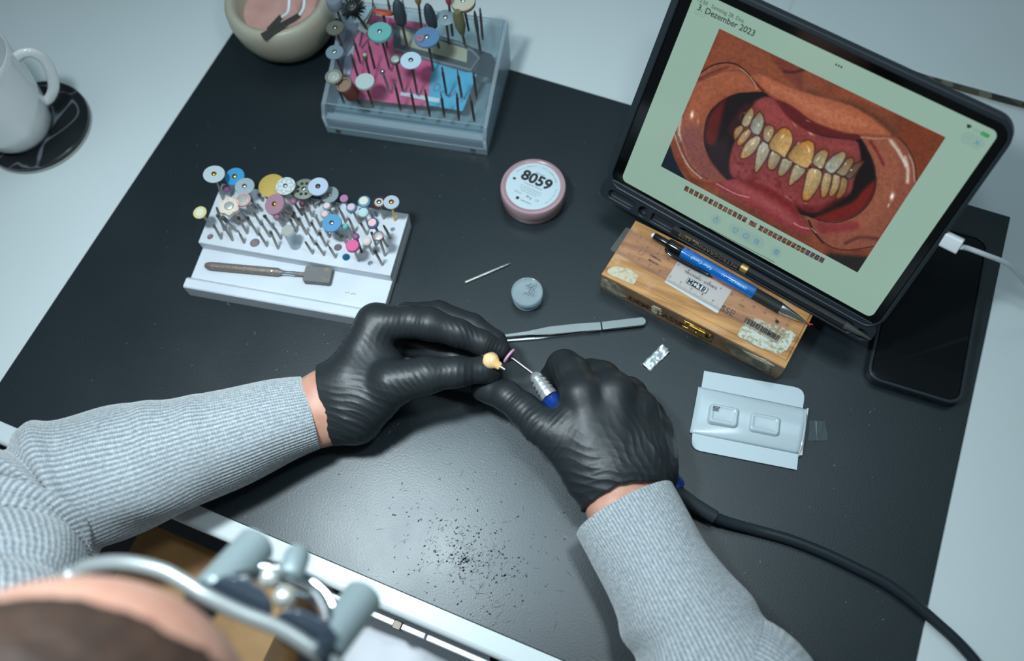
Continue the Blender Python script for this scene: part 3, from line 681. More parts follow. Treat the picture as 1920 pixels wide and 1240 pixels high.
# teeth
T_ = [  # (outline, body colour, root direction (from cutting edge to root))
 ([(110,205),(135,160),(100,170),(85,220),(100,250)], (122,72,42), (0,-1)),
 ([(215,110),(235,150),(230,210),(190,290),(140,305),(112,270),(130,210),(170,150)], (176,156,106), (.4,-1)),
 ([(290,150),(325,200),(335,270),(300,360),(270,385),(212,360),(195,300),(225,225)], (164,160,124), (.3,-1)),
 ([(385,278),(432,310),(430,370),(385,455),(330,430),(318,370),(340,300)], (170,146,96), (.3,-1)),
 ([(110,285),(135,315),(110,375),(50,432),(32,390),(50,320)], (170,138,84), (-.4,1)),
 ([(180,318),(212,350),(190,400),(130,470),(80,490),(66,450),(110,370)], (186,154,96), (-.5,1)),
 ([(260,385),(300,410),(290,470),(230,560),(150,612),(96,602),(110,540),(170,440)], (184,164,112), (-.6,1)),
 ([(320,440),(392,490),(370,590),(300,700),(258,748),(238,720),(245,620),(272,500)], (180,166,124), (-.4,1)),
 ([(430,530),(495,575),(490,630),(440,710),(390,722),(364,680),(375,600),(400,545)], (172,154,106), (-.3,1)),
 ([(540,600),(612,640),(590,700),(520,775),(478,782),(464,740),(490,650),(510,610)], (170,158,114), (-.3,1)),
 ([(650,650),(735,700),(720,760),(640,835),(590,872),(568,850),(590,760),(620,680)], (176,160,112), (-.35,1)),
 ([(800,695),(872,710),(902,760),(880,850),(820,950),(765,1012),(708,1004),(703,950),(730,820),(760,720)], (188,160,98), (-.25,1)),
 ([(1110,780),(1148,820),(1130,920),(1080,982),(1028,988),(1055,900),(1075,800)], (160,124,72), (-.2,1)),
 ([(1030,752),(1074,780),(1070,860),(1030,940),(980,978),(960,940),(985,860),(1000,770)], (178,150,96), (-.2,1)),
 ([(940,735),(988,760),(985,840),(950,950),(910,988),(884,960),(884,860),(910,760)], (180,152,96), (-.2,1)),
 ([(1290,625),(1302,640),(1230,740),(1170,802),(1118,775),(1160,700),(1210,650)], (112,90,58), (.6,-1)),
 ([(1180,588),(1208,620),(1180,690),(1120,772),(1060,762),(1028,735),(1080,680),(1130,610)], (150,128,84), (.6,-1)),
 ([(1100,528),(1132,560),(1110,630),(1040,722),(980,752),(918,700),(930,650),(1000,580)], (168,162,122), (.6,-1)),
 ([(930,515),(962,550),(940,620),(900,705),(850,692),(795,640),(830,570),(880,525)], (172,152,100), (.4,-1)),
 ([(760,425),(820,460),(822,560),(790,660),(745,702),(660,672),(560,600),(600,520),(660,460)], (196,156,84), (.3,-1)),
 ([(540,303),(592,340),(612,400),(600,480),(560,560),(530,602),(470,562),(383,510),(390,440),(440,370),(490,320)], (196,158,88), (.25,-1)),
]
for outl, col, rd in T_:
    q = pl(c2(outl)); d = pt.sd(q); col = np.array(col, float)*[.96, 1.0, 1.16]
    cx_, cy_ = np.mean([p[0] for p in q]), np.mean([p[1] for p in q]); R_ = max(np.hypot(p[0]-cx_, p[1]-cy_) for p in q)
    rd = np.array(rd)/np.hypot(*rd); g = ((X_-cx_)*rd[0] + (Y_-cy_)*rd[1])/R_
    c = col[None, None]*(1 - .10*np.clip(g, -1, 1)[..., None]) + np.clip(g-.25, 0, 1)[..., None]*np.array([22, -22, -60.]) + np.clip(-g-.3, 0, 1)[..., None]*np.array([-14, 6, 24.])
    edge = np.clip(1 + d/3.2, 0, 1)[..., None]; c = c*(1-.42*edge) + 0
    side = ((X_-cx_)*rd[1] - (Y_-cy_)*rd[0])/R_; c = c*(1.0 - .22*np.clip(side+.1, 0, 1)[..., None])
    pt.mixc(np.clip(.5-(d-1.2)/1.5, 0, 1)*.6, (70, 26, 22)); pt.mixc(np.clip(.5-d/1.3, 0, 1), c)
for (x, y, r, r2, a, k) in [(515,395,20,9,2.2,.9),(600,440,6,30,.1,.6),(768,520,9,26,-.3,.9),(665,460,22,6,2.5,.6),(790,640,20,5,1.3,.5),(375,370,7,18,.2,.9),(400,335,12,4,.5,.6),(195,215,6,16,.3,.9),(140,170,8,3,.5,.8),(280,290,5,16,.1,.7),
    (225,460,30,9,-1,.8),(160,520,30,4,-.9,.7),(325,530,24,8,-1.2,.9),(415,560,6,24,.1,.6),(560,680,5,18,.2,.6),(595,640,10,5,.5,.8),(660,680,5,18,.2,.7),(700,740,10,5,.3,.5),(830,730,7,18,.1,.9),(860,610,26,8,-.9,.8),(880,690,16,6,.2,.8),(960,660,10,20,.6,.4),
    (1125,655,6,14,.3,.9),(1180,715,10,8,0,.95),(935,820,4,20,0,.5),(1030,830,4,14,0,.5),(780,930,4,8,0,.5),(160,370,26,4,-.9,.6),(630,280,30,10,.9,.35),(790,370,28,10,.5,.6),(760,245,24,4,.5,.6),(560,985,40,6,.6,.35),(740,1040,20,4,.3,.5)]:
    p = c2([(x, y)])[0]; pt.blob(p[0], p[1], r/5.167, (236, 226, 200), k, r2/5.167, a)
for x, y in [(780, 688), (895, 715), (340, 270)]:
    p = c2([(x, y)])[0]; pt.blob(p[0], p[1], 1.6, (20, 8, 8), 1)
# right tube of the retractor
pt.poly(pl(c3([(430, 285), (520, 272), (640, 280), (740, 330), (800, 420), (825, 520), (820, 610), (700, 790), (600, 930), (540, 1050), (420, 1070), (280, 1075), (150, 1010), (40, 850), (130, 872), (260, 886), (380, 850), (470, 780), (530, 680), (546, 570), (530, 470), (490, 375)]), 3), (140, 88, 66), 3.5)
pt.poly(pl(c3([(450, 290), (640, 300), (700, 420), (720, 560), (660, 700), (560, 850), (400, 960), (200, 950), (140, 890), (280, 885), (400, 840), (500, 750), (550, 620), (535, 460)])), (152, 98, 72), 14, .8)
pt.poly(pl(c3([(110, 880), (260, 895), (400, 880), (420, 930), (260, 960), (150, 960)])), (132, 52, 56), 8, .8)
pt.line(smo(c3([(505, 320), (550, 390), (595, 480)])), (112, 34, 40), 5, 4, .8)
pt.line(smo(c3([(440, 290), (540, 300), (650, 306), (720, 400), (745, 500)])), (196, 164, 132), 1.8, 2.4, .7)
pt.line(smo(c3([(645, 315), (700, 390), (750, 480)])), (214, 214, 204), 5, 5, .85)
pt.line(smo(c3([(745, 430), (765, 510), (762, 600)])), (222, 222, 214), 5, 6, .85)
pt.line(smo(c3([(770, 410), (800, 480), (810, 600)])), (190, 176, 160), 2, 2, .8)
pt.blob(*c3([(655, 702)])[0], 3.5, (240, 240, 234), 1, 7, .2); pt.blob(*c3([(630, 765)])[0], 2, (214, 200, 184), .9, 4, .3)
pt.line(smo(c3([(700, 290), (770, 370), (815, 470), (828, 590)])), (66, 34, 26), 2, 2)
pt.line(smo(c3([(545, 570), (530, 680), (470, 780), (380, 850), (260, 888), (130, 872)])), (60, 24, 18), 1.6, 2)
pt.line(smo(c3([(330, 1030), (430, 990), (560, 1000)])), (84, 44, 34), 5, 6, .8)
pt.line(smo(c3([(70, 880), (110, 960), (170, 1030)])), (60, 26, 28), 4, 3)
pt.line(smo(c3([(150, 1010), (230, 1060), (330, 1080), (420, 1070), (530, 1050)])), (72, 32, 26), 1.8, 2)
pt.line(smo(c3([(90, 930), (120, 960)])), (214, 190, 180), 1.2, 2)
# glassy sheen on the left tube
pt.blob(*c1([(278, 730)])[0], 3.2, (240, 232, 220), 1, 7, .1); pt.blob(*c1([(325, 780)])[0], 3, (196, 150, 116), .6, 7)
pt.line(smo(c1([(190, 760), (175, 850), (185, 930)])), (206, 208, 198), 5, 5, .8)
pt.line(smo(c1([(140, 880), (180, 1000), (250, 1130), (350, 1222)])), (190, 186, 172), 2.2, 2.6, .85)
pt.line(smo(c1([(170, 900), (230, 1060), (310, 1170), (400, 1228)])), (92, 60, 54), 2.4, 3, .8)
pt.line(smo(c1([(205, 950), (250, 1080), (340, 1190)])), (160, 120, 108), 3, 4, .6)
fn = vnoise(X_, Y_, 2.0, 8)[..., None]*.5 + vnoise(X_, Y_, 5.0, 9)[..., None]*.5; pt.C *= (.88 + .24*fn); pt.C = 255*(np.clip(pt.C, 0, 255)/255)**np.array([1.2, 1.22, 1.16])
def colour_mesh(name, verts, faces, cols, m, parent):
    me = bpy.data.meshes.new(name); org = world_loc(parent); me.from_pydata((verts*S-org).tolist(), [], faces); me.materials.append(m)
    at = me.color_attributes.new('Col', 'FLOAT_COLOR', 'POINT'); c = np.ones((len(verts), 4)); c[:, :3] = cols; at.data.foreach_set('color', c.ravel()); me.update()
    o = bpy.data.objects.new(name, me); COL.objects.link(o); o.parent = parent; return o
idx = np.arange(NU*NV).reshape(NV, NU); fa = np.stack([idx[:-1, :-1], idx[:-1, 1:], idx[1:, 1:], idx[1:, :-1]], -1).reshape(-1, 4).tolist()
colour_mesh('shown_picture', W3, fa, srgb2lin(pt.C.reshape(-1, 3)), scr_m, screen)
# thumbnails under the picture
def thumb(px, py, w, h, seed):
    u0, v0 = TUV(px, py); r = np.random.default_rng(seed); n = 5
    a, b = np.meshgrid(np.linspace(-w/2, w/2, n), np.linspace(-h/2, h/2, n)); V = TO + np.outer((u0+a).ravel(), TX) + np.outer((v0+b).ravel(), TY) + TN*.22
    c = np.array([[80, 54, 42.]]) + r.normal(0, 16, (n*n, 1)) + r.normal(0, 6, (n*n, 3)); mid = (np.abs(b.ravel()) < h*.3); c[mid] += [[26, 18, 12]]; c[r.random(n*n) < .15] *= .35
    if seed > 23: c = c*[[.8, .9, 1.3]]
    i_ = np.arange(n*n).reshape(n, n); f = np.stack([i_[:-1, :-1], i_[:-1, 1:], i_[1:, 1:], i_[1:, :-1]], -1).reshape(-1, 4).tolist()
    colour_mesh('thumbnail', V, f, srgb2lin(c), scr_m, screen)
for k in range(13): thumb(1287.5 + k*9.05, 354 + k*4.8, 3.5, 4.6, k)
thumb(1411.5, 420, 6, 4.2, 13)
for k in range(14): thumb(1427 + k*8.75, 428.3 + k*4.55, 3.5, 4.6, 14+k)
blue_i = plain_screen((74, 120, 168)); dark_i = plain_screen((34, 44, 40)); grey_i = plain_screen((122, 150, 138)); pale_i = plain_screen((133, 163, 151))
def st(s, px, py, size, m, bold=0, al='LEFT'):
    u0, v0 = TUV(px, py); text('lettering', s, TP(u0, v0, .25), TX, TY, size, m, screen, al, depth_=0, bold=bold)
st('13:50   Samstag 28. Dez.', 1306, 1.5, 4.0, dark_i); st('3. Dezember 2023', 1306.5, 17.5, 6.3, dark_i, .012); st('03:27', 1301, 25.5, 4.0, grey_i)
st('100 %', 1820, 244, 3.6, grey_i); st('...', 1565, 121, 9, dark_i, .02)
def disc2(px, py, r, m, w=.24, name='icon_disc', sx=1):
    u0, v0 = TUV(px, py); put(name, MB().prism([(u0+r*sx*math.cos(a), v0+r*math.sin(a)) for a in np.linspace(0, 2*math.pi, 28)[:-1]], TO, TX, TY, TN, w-.02, w), m, screen, smooth=False)
def stroke(pts_uv, r, m, name='icon'):
    put(name, MB().tube([TP(u, v, .28) for u, v in pts_uv], r, 6), m, screen)
def icon(px, py, shape):
    u0, v0 = TUV(px, py); disc2(px, py, 4.6, pale_i)
    for s in shape: stroke([(u0+a, v0+b) for a, b in s], .28, blue_i)
circ_ = [(2.2*math.cos(a), 2.2*math.sin(a)) for a in np.linspace(0, 2*math.pi, 20)]
icon(1343, 412, [[(-1.8, .6), (-1.8, -2.2), (1.8, -2.2), (1.8, .6), (.9, .6)], [(-.9, .6), (-1.8, .6)], [(0, -.8), (0, 2.6)], [(-.9, 1.7), (0, 2.6), (.9, 1.7)]])
u0, v0 = TUV(1399.5, 442); put('icon_pill', MB().prism([(u0-16+p[0], v0-4.8+p[1]) for p in rrect(32, 9.6, 4.7, 8)], TO, TX, TY, TN, .21, .23), pale_i, screen, smooth=False)
icon(1379, 432, [[(0, -2.2), (-2.2, .2), (-2.0, 1.6), (-1, 2), (0, 1.1), (1, 2), (2.0, 1.6), (2.2, .2), (0, -2.2)]])
icon(1399, 442.5, [circ_, [(0, -1.2), (0, .5)], [(0, 1.1), (0, 1.3)]])
icon(1419, 453, [[(-2.2, 1.6), (2.2, 1.6)], [(-2.2, 0), (2.2, 0)], [(-2.2, -1.6), (2.2, -1.6)], [(-.8, 2.2), (-.8, 1)], [(.8, .6), (.8, -.6)]])
icon(1456, 472.5, [[(-1.7, 1.2), (-1.3, -2.2), (1.3, -2.2), (1.7, 1.2)], [(-2.2, 1.2), (2.2, 1.2)], [(-.8, 1.4), (-.8, 2.1), (.8, 2.1), (.8, 1.4)], [(-.5, .5), (-.4, -1.5)], [(.5, .5), (.4, -1.5)]])
icon(1815, 259, [[(-1.3, 0), (-.9, 0)], [(-.2, 0), (.2, 0)], [(.9, 0), (1.3, 0)]]); icon(1832.5, 267.5, [[(-1.4, -1.4), (1.4, 1.4)], [(-1.4, 1.4), (1.4, -1.4)]])
p0, p1 = TUV(1329, 427), TUV(1453, 492); put('home_bar', MB().tube([TP(p0[0], p0[1], .25), TP(p1[0], p1[1], .25)], .5, 6, flat=.3, up=TY), dark_i, screen)
u0, v0 = TUV(1847, 252.5); put('battery_icon', MB().prism([(u0-3+p[0], v0-1.4+p[1]) for p in rrect(6, 2.8, .9, 4)], TO, TX, TY, TN, .2, .25), plain_screen((60, 140, 84)), screen)
u0, v0 = TUV(1816, 238); put('wireless_icon', MB().prism([(u0, v0-1.2), (u0+2, v0+1), (u0, v0+1.8), (u0-2, v0+1)], TO, TX, TY, TN, .2, .25), dark_i, screen)

# ============================================================ charging cable
ch = root('charging_cable', 'white charging cable plugged into the right side of the tablet', 'cable', TP(248, 86, -5))
ca_, cb_ = TP(242, 85.5, -5), TP(242, 85.5, -5); k1 = PD(1768, 447, depth(TP(244, 86, -5))); k2 = PD(1801, 463, depth(TP(262, 86, -5)))
F_ = frame(k2-k1, TN); q = MB(); q.prism(rrect(11.5, 6.5, 2, 4, -5.75, -3.25), k1, F_[:, 0], F_[:, 1], F_[:, 2], 0, float(np.linalg.norm(k2-k1))); put('plug', q, white_plastic, ch, bevel=.5)
put('wire', MB().tube(smooth_path([k2, PD(1815, 466, depth(k2)+3), PD(1848, 478, depth(k2)+8), PD(1885, 493, depth(k2)+20), PD(1908, 512, depth(k2)+35), PD(1935, 548, depth(k2)+60), P(2010, 640, 3), A(900, 300, .2), A(1050, 330, .2), A(1300, 420, .2)], 8), 1.9, 12), white_plastic, ch)

# ============================================================ wooden box, ruler, pencils
BH = 27.5
b1_, b2_ = P(1128, 513, BH), P(1473, 690, BH); wex = unit(b2_-b1_); wex[2] = 0; wex = unit(wex); wey = np.cross(Z3, wex); WO = A(b1_[0], b1_[1], 0); WL = float(np.linalg.norm(b2_-b1_)); WD = 60
def wood_nodes():
    m = mat('old_wood', (190, 136, 80), .42); N, L, b = nodes(m)
    tc = N.new('ShaderNodeTexCoord'); mp = N.new('ShaderNodeMapping'); mp.inputs['Rotation'].default_value = (0, 0, math.atan2(-wex[1], wex[0])); mp.inputs['Scale'].default_value = (6, 60, 60); L.new(tc.outputs['Object'], mp.inputs['Vector'])
    n = N.new('ShaderNodeTexNoise'); n.inputs['Scale'].default_value = 2.2; n.inputs['Detail'].default_value = 7; n.inputs['Distortion'].default_value = .6; L.new(mp.outputs[0], n.inputs['Vector'])
    r = N.new('ShaderNodeValToRGB'); e = r.color_ramp.elements; e[0].position = .3; e[0].color = lin((150, 98, 52)); e[1].position = .7; e[1].color = lin((214, 162, 104)); L.new(n.outputs['Fac'], r.inputs['Fac'])
    n2 = N.new('ShaderNodeTexNoise'); n2.inputs['Scale'].default_value = 35; n2.inputs['Detail'].default_value = 4; L.new(tc.outputs['Object'], n2.inputs['Vector'])
    mr = N.new('ShaderNodeMapRange'); mr.inputs['From Min'].default_value = .56; mr.inputs['From Max'].default_value = .70; mr.inputs['To Max'].default_value = .55; L.new(n2.outputs['Fac'], mr.inputs['Value'])
    mx = N.new('ShaderNodeMix'); mx.data_type = 'RGBA'; L.new(mr.outputs[0], mx.inputs[0]); L.new(r.outputs[0], mx.inputs[6]); mx.inputs[7].default_value = lin((212, 178, 148)); L.new(mx.outputs[2], b.inputs['Base Color'])
    bp = N.new('ShaderNodeBump'); bp.inputs['Strength'].default_value = .3; bp.inputs['Distance'].default_value = .0004; L.new(n.outputs['Fac'], bp.inputs['Height']); L.new(bp.outputs[0], b.inputs['Normal']); return m
wood = wood_nodes(); wood_dark = mat('grimy_wood', (150, 116, 84), .5, var=(40, (98, 78, 60), .35, .7), bump=(120, .4))
wb = root('wooden_box', 'worn wooden cigarillo box with a brass latch under the tablet', 'box', WO + wex*WL/2 + wey*WD/2)
put('base', MB().box(WO, wex, wey, Z3, WL, WD, 13.6), wood_dark, wb, bevel=.8)
put('lid', MB().box(WO + Z3*13.9, wex, wey, Z3, WL, WD, BH-1-13.9).box(WO + Z3*(BH-3) + wex*2.2 + wey*6, wex, wey, Z3, WL-4.4, WD-8.2, 3).box(WO + Z3*13.9 - wey*.1, wex, wey, Z3, WL, 5.4, BH-.6-13.9), wood, wb, bevel=.5)
put('front_skin', MB().box(WO + Z3*14.2 - wey*.35, wex, wey, Z3, WL, .4, BH-2.2-14.2), wood_dark, wb)
def WP(a, b, z=BH): return WO + wex*a + wey*b + Z3*z
def WF(a, h): return WO + wex*a - wey*.75 + Z3*h
def wl2(px, py, z=BH):
    q = P(px, py, z) - WO; return float(q @ wex), float(q @ wey)
def jag(pts, n=3, amp=.8, seed=1):
    r = random.Random(seed); out = []
    for i in range(len(pts)):
        a, b = pts[i], pts[(i+1) % len(pts)]
        for k in range(n): t = k/n; out.append((a[0]*(1-t)+b[0]*t + (r.uniform(-amp, amp) if k else 0), a[1]*(1-t)+b[1]*t + (r.uniform(-amp, amp) if k else 0)))
    return out
paper_old = mat('old_paper', (206, 196, 172), .7, var=(420, (176, 162, 124), .45, .7)); paper_green = mat('torn_label', (205, 208, 196), .7, var=(380, (150, 146, 106), .46, .64)); grime = mat('dark_residue', (88, 84, 72), .6, var=(90, (130, 122, 100), .45, .6))
put('torn_label', MB().prism(jag([wl2(1140, 505), wl2(1152, 500), wl2(1178, 503), wl2(1197, 517), wl2(1188, 534), wl2(1160, 522), wl2(1138, 512)], 3, .5, 2), WO + Z3*BH, wex, wey, Z3, -.5, .15), paper_old, wb, smooth=False, label='torn cream label scrap')
put('torn_label', MB().prism(jag([wl2(1395, 605), wl2(1412, 596), wl2(1470, 615), wl2(1492, 628), wl2(1478, 652), wl2(1462, 664), wl2(1420, 650), wl2(1382, 630)], 4, .9, 4), WO + Z3*BH, wex, wey, Z3, -.4, .15), paper_green, wb, smooth=False, label='torn white label with olive speckles')
def fpoly(pts, name, m, t=.5, lab=None, seed=1, amp=.5): put(name, MB().prism(jag(pts, 3, amp, seed), WO - wey*.35, wex, Z3, -wey, 0, t), m, wb, smooth=False, label=lab)
fpoly([(1, 6), (1, 21), (14, 23), (24, 15), (26, 9), (20, 5)], 'residue', mat('pale_residue', (176, 170, 152), .6, var=(120, (112, 108, 88), .4, .6)), .35, 'pale glue residue', 3)
fpoly([(118, 13), (116, 22), (132, 24), (144, 22), (156, 20), (158, 8), (146, 3), (126, 4)], 'residue', grime, .35, 'dark sticker residue', 5)
fpoly([(130, 22), (150, 24.5), (158, 22), (152, 19), (138, 19)], 'residue', paper_old, .45, 'torn paper edge', 6)
fpoly([(47, 9), (50, 19), (57, 20), (59, 11), (54, 7)], 'residue', paper_old, .45, 'scraped white patch', 8)
stamp = mat('burnt_lettering', (78, 48, 30), .7)
text('lettering', 'DEMI TASSE', WF(27, 8.6), wex, Z3, 9.5, stamp, wb, 'LEFT', depth_=.2, bold=.02, space=1.05)
q = wl2(1354, 577); 
text('lettering', 'TASSE', WP(q[0]+11, q[1]-3.2, BH+.12), wex, wey, 8.2, stamp, wb, 'RIGHT', depth_=.02, bold=.02)
la = put('latch', MB().box(WF(83, 12), wex, Z3, -wey, 16, 10, 1.2).box(WF(78, 19), wex, Z3, -wey, 26, 3.5, .9).box(WF(78, 9.5), wex, Z3, -wey, 26, 2.6, .9), brass, wb, bevel=.4)
put('latch_knob', MB().ball(WF(91, 15.5) - wey*2, 1.7).cyl(WF(84, 20.6) - wey*1.6, WF(98, 20.6) - wey*1.6, 1.3), brass, la)
for k in (80, 102): put('pin', MB().ball(WF(k, 20.5) - wey*1.2, 1.0, 8, 6), brass, la)
# white slip under the ruler
slip = root('white_slip', 'white card slip lying under the clear ruler on the wooden box', 'card', WP(75, 25, BH))
sq = [wl2(1246, 529, BH+.3), wl2(1345, 588, BH+.3), wl2(1372, 545, BH+.3), wl2(1272, 488, BH+.3)]
put('sheet', MB().prism(sq, WO + Z3*BH, wex, wey, Z3, .15, .45), mat('slip_white', (206, 216, 222), .5, bump=(300, .2)), slip, smooth=False)
# ruler
RZ = BH + .5
rl = root('clear_ruler', 'transparent plastic ruler lying across the top of the wooden box', 'ruler', P(1310, 540, RZ))
r0, r1, r2_ = P(1144, 468, RZ+.6), P(1459, 646, RZ+.6), P(1173.6, 425.7, RZ+.6)
rx = unit(r1-r0); rx[2] = 0; rx = unit(rx); ry = np.cross(Z3, rx); RW = float((r2_-r0) @ ry); RL = float(np.linalg.norm(r1-r0)); RO = A(r0[0], r0[1], 0)
put('blade', MB().prism(rrect(RL, RW, 1.6, 3), RO, rx, ry, Z3, RZ, RZ+1.1), mat('ruler_plastic', (249, 244, 241), .1, trans=.86), rl, bevel=.25)
def rp(px, py): q = P(px, py, RZ+1.2) - RO; return float(q @ rx), float(q @ ry)
RT = RZ + 1.16; tk = MB()
for k in range(0, 151):
    h = 4.6 if k % 10 == 0 else (3.2 if k % 5 == 0 else 2.2); x = 5.2 + k*1.0
    if x > RL-1: break
    tk.box(RO + rx*x + ry*.3 + Z3*RT, rx, ry, Z3, .13, h, .03); 
    if k % 5 == 0: tk.box(RO + rx*x + ry*(RW-.3-(3.8 if k % 10 == 0 else 2)) + Z3*RT, rx, ry, Z3, .13, 3.8 if k % 10 == 0 else 2, .03)
put('tick_marks', tk, ink, rl, kind='stuff', smooth=False)
for k in range(1, 16):
    for yy in (6.4, RW-6.4):
        text('lettering', str(k), RO + rx*(5.2+k*10) + ry*yy + Z3*RT, rx, -ry, 2.4, ink, rl, 'CENTER', depth_=0, flip=True)
def rt(s, px, py, sz, al='CENTER', b=0):
    a, b_ = rp(px, py); text('lettering', s, RO + rx*a + ry*b_ + Z3*RT, rx, -ry, sz, ink, rl, al, depth_=0, flip=True, bold=b)
rt('MADE IN', 1226, 490, 2.3, b=.02); rt('GERMANY', 1230, 482, 2.3, b=.02)
rt('ORTHOMO - FLEXIBLE', 1315, 523, 3.0)
rt('1510', 1391, 571, 2.6)
a, b_ = rp(1307, 535); 
put('logo_box', MB().box(RO + rx*(a-9.4) + ry*(b_-2.9) + Z3*(RT-.02), rx, ry, Z3, 18.8, 5.4, .03), ink, rl, smooth=False)
put('logo_panel', MB().box(RO + rx*(a-9.0) + ry*(b_-2.5) + Z3*(RT), rx, ry, Z3, 5.2, 4.6, .03).box(RO + rx*(a+3.6) + ry*(b_-2.5) + Z3*(RT), rx, ry, Z3, 5.4, 4.6, .03), mat('slip_white'), rl, smooth=False)
wt = mat('white_print', (210, 218, 222), .5)
text('lettering', 'M', RO + rx*(a-6.4) + ry*(b_+1.7) + Z3*(RT+.05), rx, -ry, 5.6, ink, rl, 'CENTER', depth_=0, flip=True, bold=.04)
text('lettering', '+F', RO + rx*(a-.3) + ry*(b_+1.7) + Z3*(RT+.05), rx, -ry, 5.4, wt, rl, 'CENTER', depth_=0, flip=True, bold=.05)
text('lettering', 'B', RO + rx*(a+6.3) + ry*(b_+1.7) + Z3*(RT+.05), rx, -ry, 5.6, ink, rl, 'CENTER', depth_=0, flip=True, bold=.04)
bc = MB(); a, b_ = rp(1400, 596); xx = 0; rr_ = random.Random(4)
while xx < 30: w = rr_.choice([.3, .5, .8, 1.1]); bc.box(RO + rx*(a+xx) + ry*(b_-4.5) + Z3*RT, rx, ry, Z3, w, 5, .03); xx += w + rr_.choice([.35, .5, .8])
put('barcode', bc, ink, rl, kind='stuff', smooth=False)
for px, py, r in ((1457, 603, 1.5), (1443, 626, 1.3)):
    a, b_ = rp(px, py); put('print_dot', MB().prism([(a+r*math.cos(t), b_+r*math.sin(t)) for t in np.linspace(0, 6.28, 14)[:-1]], RO, rx, ry, Z3, RT, RT+.04), ink, rl, smooth=False)
a, b_ = rp(1201.5, 472); put('hang_hole', MB().ringslab([(a+2.7*math.cos(t), b_+2.7*math.sin(t)) for t in np.linspace(0, 6.28, 22)[:-1]], [(a+2.2*math.cos(t), b_+2.2*math.sin(t)) for t in np.linspace(0, 6.28, 22)[:-1]], RO, rx, ry, Z3, RT-.2, RT+.1), mat('hole_rim', (180, 140, 110), .4), rl)

# blue mechanical pencil on the ruler
PZ = RZ + 6.4
pa_, pb2 = P(1222, 440, PZ-.5), P(1512, 606, PZ-3.2); pd = unit(pb2-pa_); PLn = float(np.linalg.norm(pb2-pa_))
mp_ = root('mechanical_pencil', 'blue mechanical pencil with black grip lying on the clear ruler', 'pencil', (pa_+pb2)/2)
def seg_(prof, m, name, par=mp_, lab=None, ang=40): return put(name, MB().lathe(prof, pa_, pd, 28), m, par, label=lab, angle=ang)
def fr_(px, py): return float((P(px, py, PZ) - pa_) @ pd)
s1, s2, s3, s4 = fr_(1252, 459), fr_(1278, 473), fr_(1416, 548), fr_(1465, 577)
seg_([(0, 0), (1.6, .1), (2.0, .8), (2.0, 2.2)], white_plastic, 'eraser')
seg_([(2.6, 2.2), (3.0, 3), (3.2, s1-1), (0, s1)], mat('clear_black', (20, 22, 25), .15), 'push_button')
seg_([(0, s1-1), (4.6, s1-.5), (5.0, s1+1), (5.0, s2), (0, s2+.2)], mat('gloss_black', (14, 15, 18), .12), 'cap')
blue_b = mat('pencil_blue', (0, 98, 178), .22, coat=.8)
barrel = seg_([(0, s2), (4.9, s2), (5.1, s2+3), (5.2, s3-1), (5.0, s3), (0, s3)], blue_b, 'barrel')
gp_ = [(0, s3)]; x = s3
while x < s4-1.2: gp_ += [(5.0, x), (5.1, x+.9), (4.7, x+1.2), (4.7, x+1.5)]; x += 1.8
gp_ += [(4.6, s4), (0, s4)]
seg_(gp_, mat('grip_rubber', (32, 36, 38), .55), 'grip')
seg_([(0, s4), (4.4, s4), (4.3, s4+2), (2.6, PLn-8), (1.3, PLn-3), (.7, PLn-1), (.35, PLn)], chrome, 'tip_cone', ang=60)
cF = frame(pd, Z3); side = cF[:, 0] if cF[:, 0] @ P(1200, 500, PZ) > cF[:, 0] @ P(1250, 450, PZ) and False else None
cs = unit(np.cross(pd, Z3)); cs = cs if (cs[1] < 0) else -cs
c0_, c1_ = fr_(1250, 466), fr_(1330, 518)
put('clip', MB().tube(smooth_path([pa_+pd*(s1+1)+cs*4.6, pa_+pd*(s1+6)+cs*7.2, pa_+pd*(s2+10)+cs*7.4, pa_+pd*(s2+22)+cs*6.6, pa_+pd*(s2+30)+cs*5.6], 5), [1.9]*10+[1.7]*10+[1.4], 10, flat=.75), mat('gloss_black'), mp_)
pu = cF[:, 1] if cF[:, 1][2] > 0 else -cF[:, 1]; pwhite = mat('pencil_print', (150, 210, 245), .4)
vt = unit(CAM - (pa_+pb2)/2); vt = unit(vt - pd*(vt @ pd)); tyd = np.cross(vt, pd)   # print on the side that faces up
tyd = tyd if tyd[1] > 0 else -tyd
def ptx(s, px, py, sz, al='CENTER'):
    a = fr_(px, py); text('lettering', s, pa_ + pd*a + vt*5.28 + tyd*1.2, -pd, -tyd, sz, pwhite, barrel, al, depth_=0, bold=.012)
ptx('Faber-Castell', 1315, 495, 3.6); ptx('0,7', 1356, 517, 2.6); ptx('GRIPMATIC', 1384, 532, 3.2)
red = root('red_scrap', 'tiny red lead fragment at the tip of the blue pencil', 'fragment', P(1516, 606, RZ+1.5))
put('sliver', MB().tube([P(1512, 604, RZ+1.6), P(1517, 607, RZ+1.4), P(1524, 609, RZ+1.6)], .5, 6).tube([P(1516, 602, RZ+1.6), P(1518, 611, RZ+1.6)], .35, 6), mat('red_lead', (205, 60, 60), .5), red)

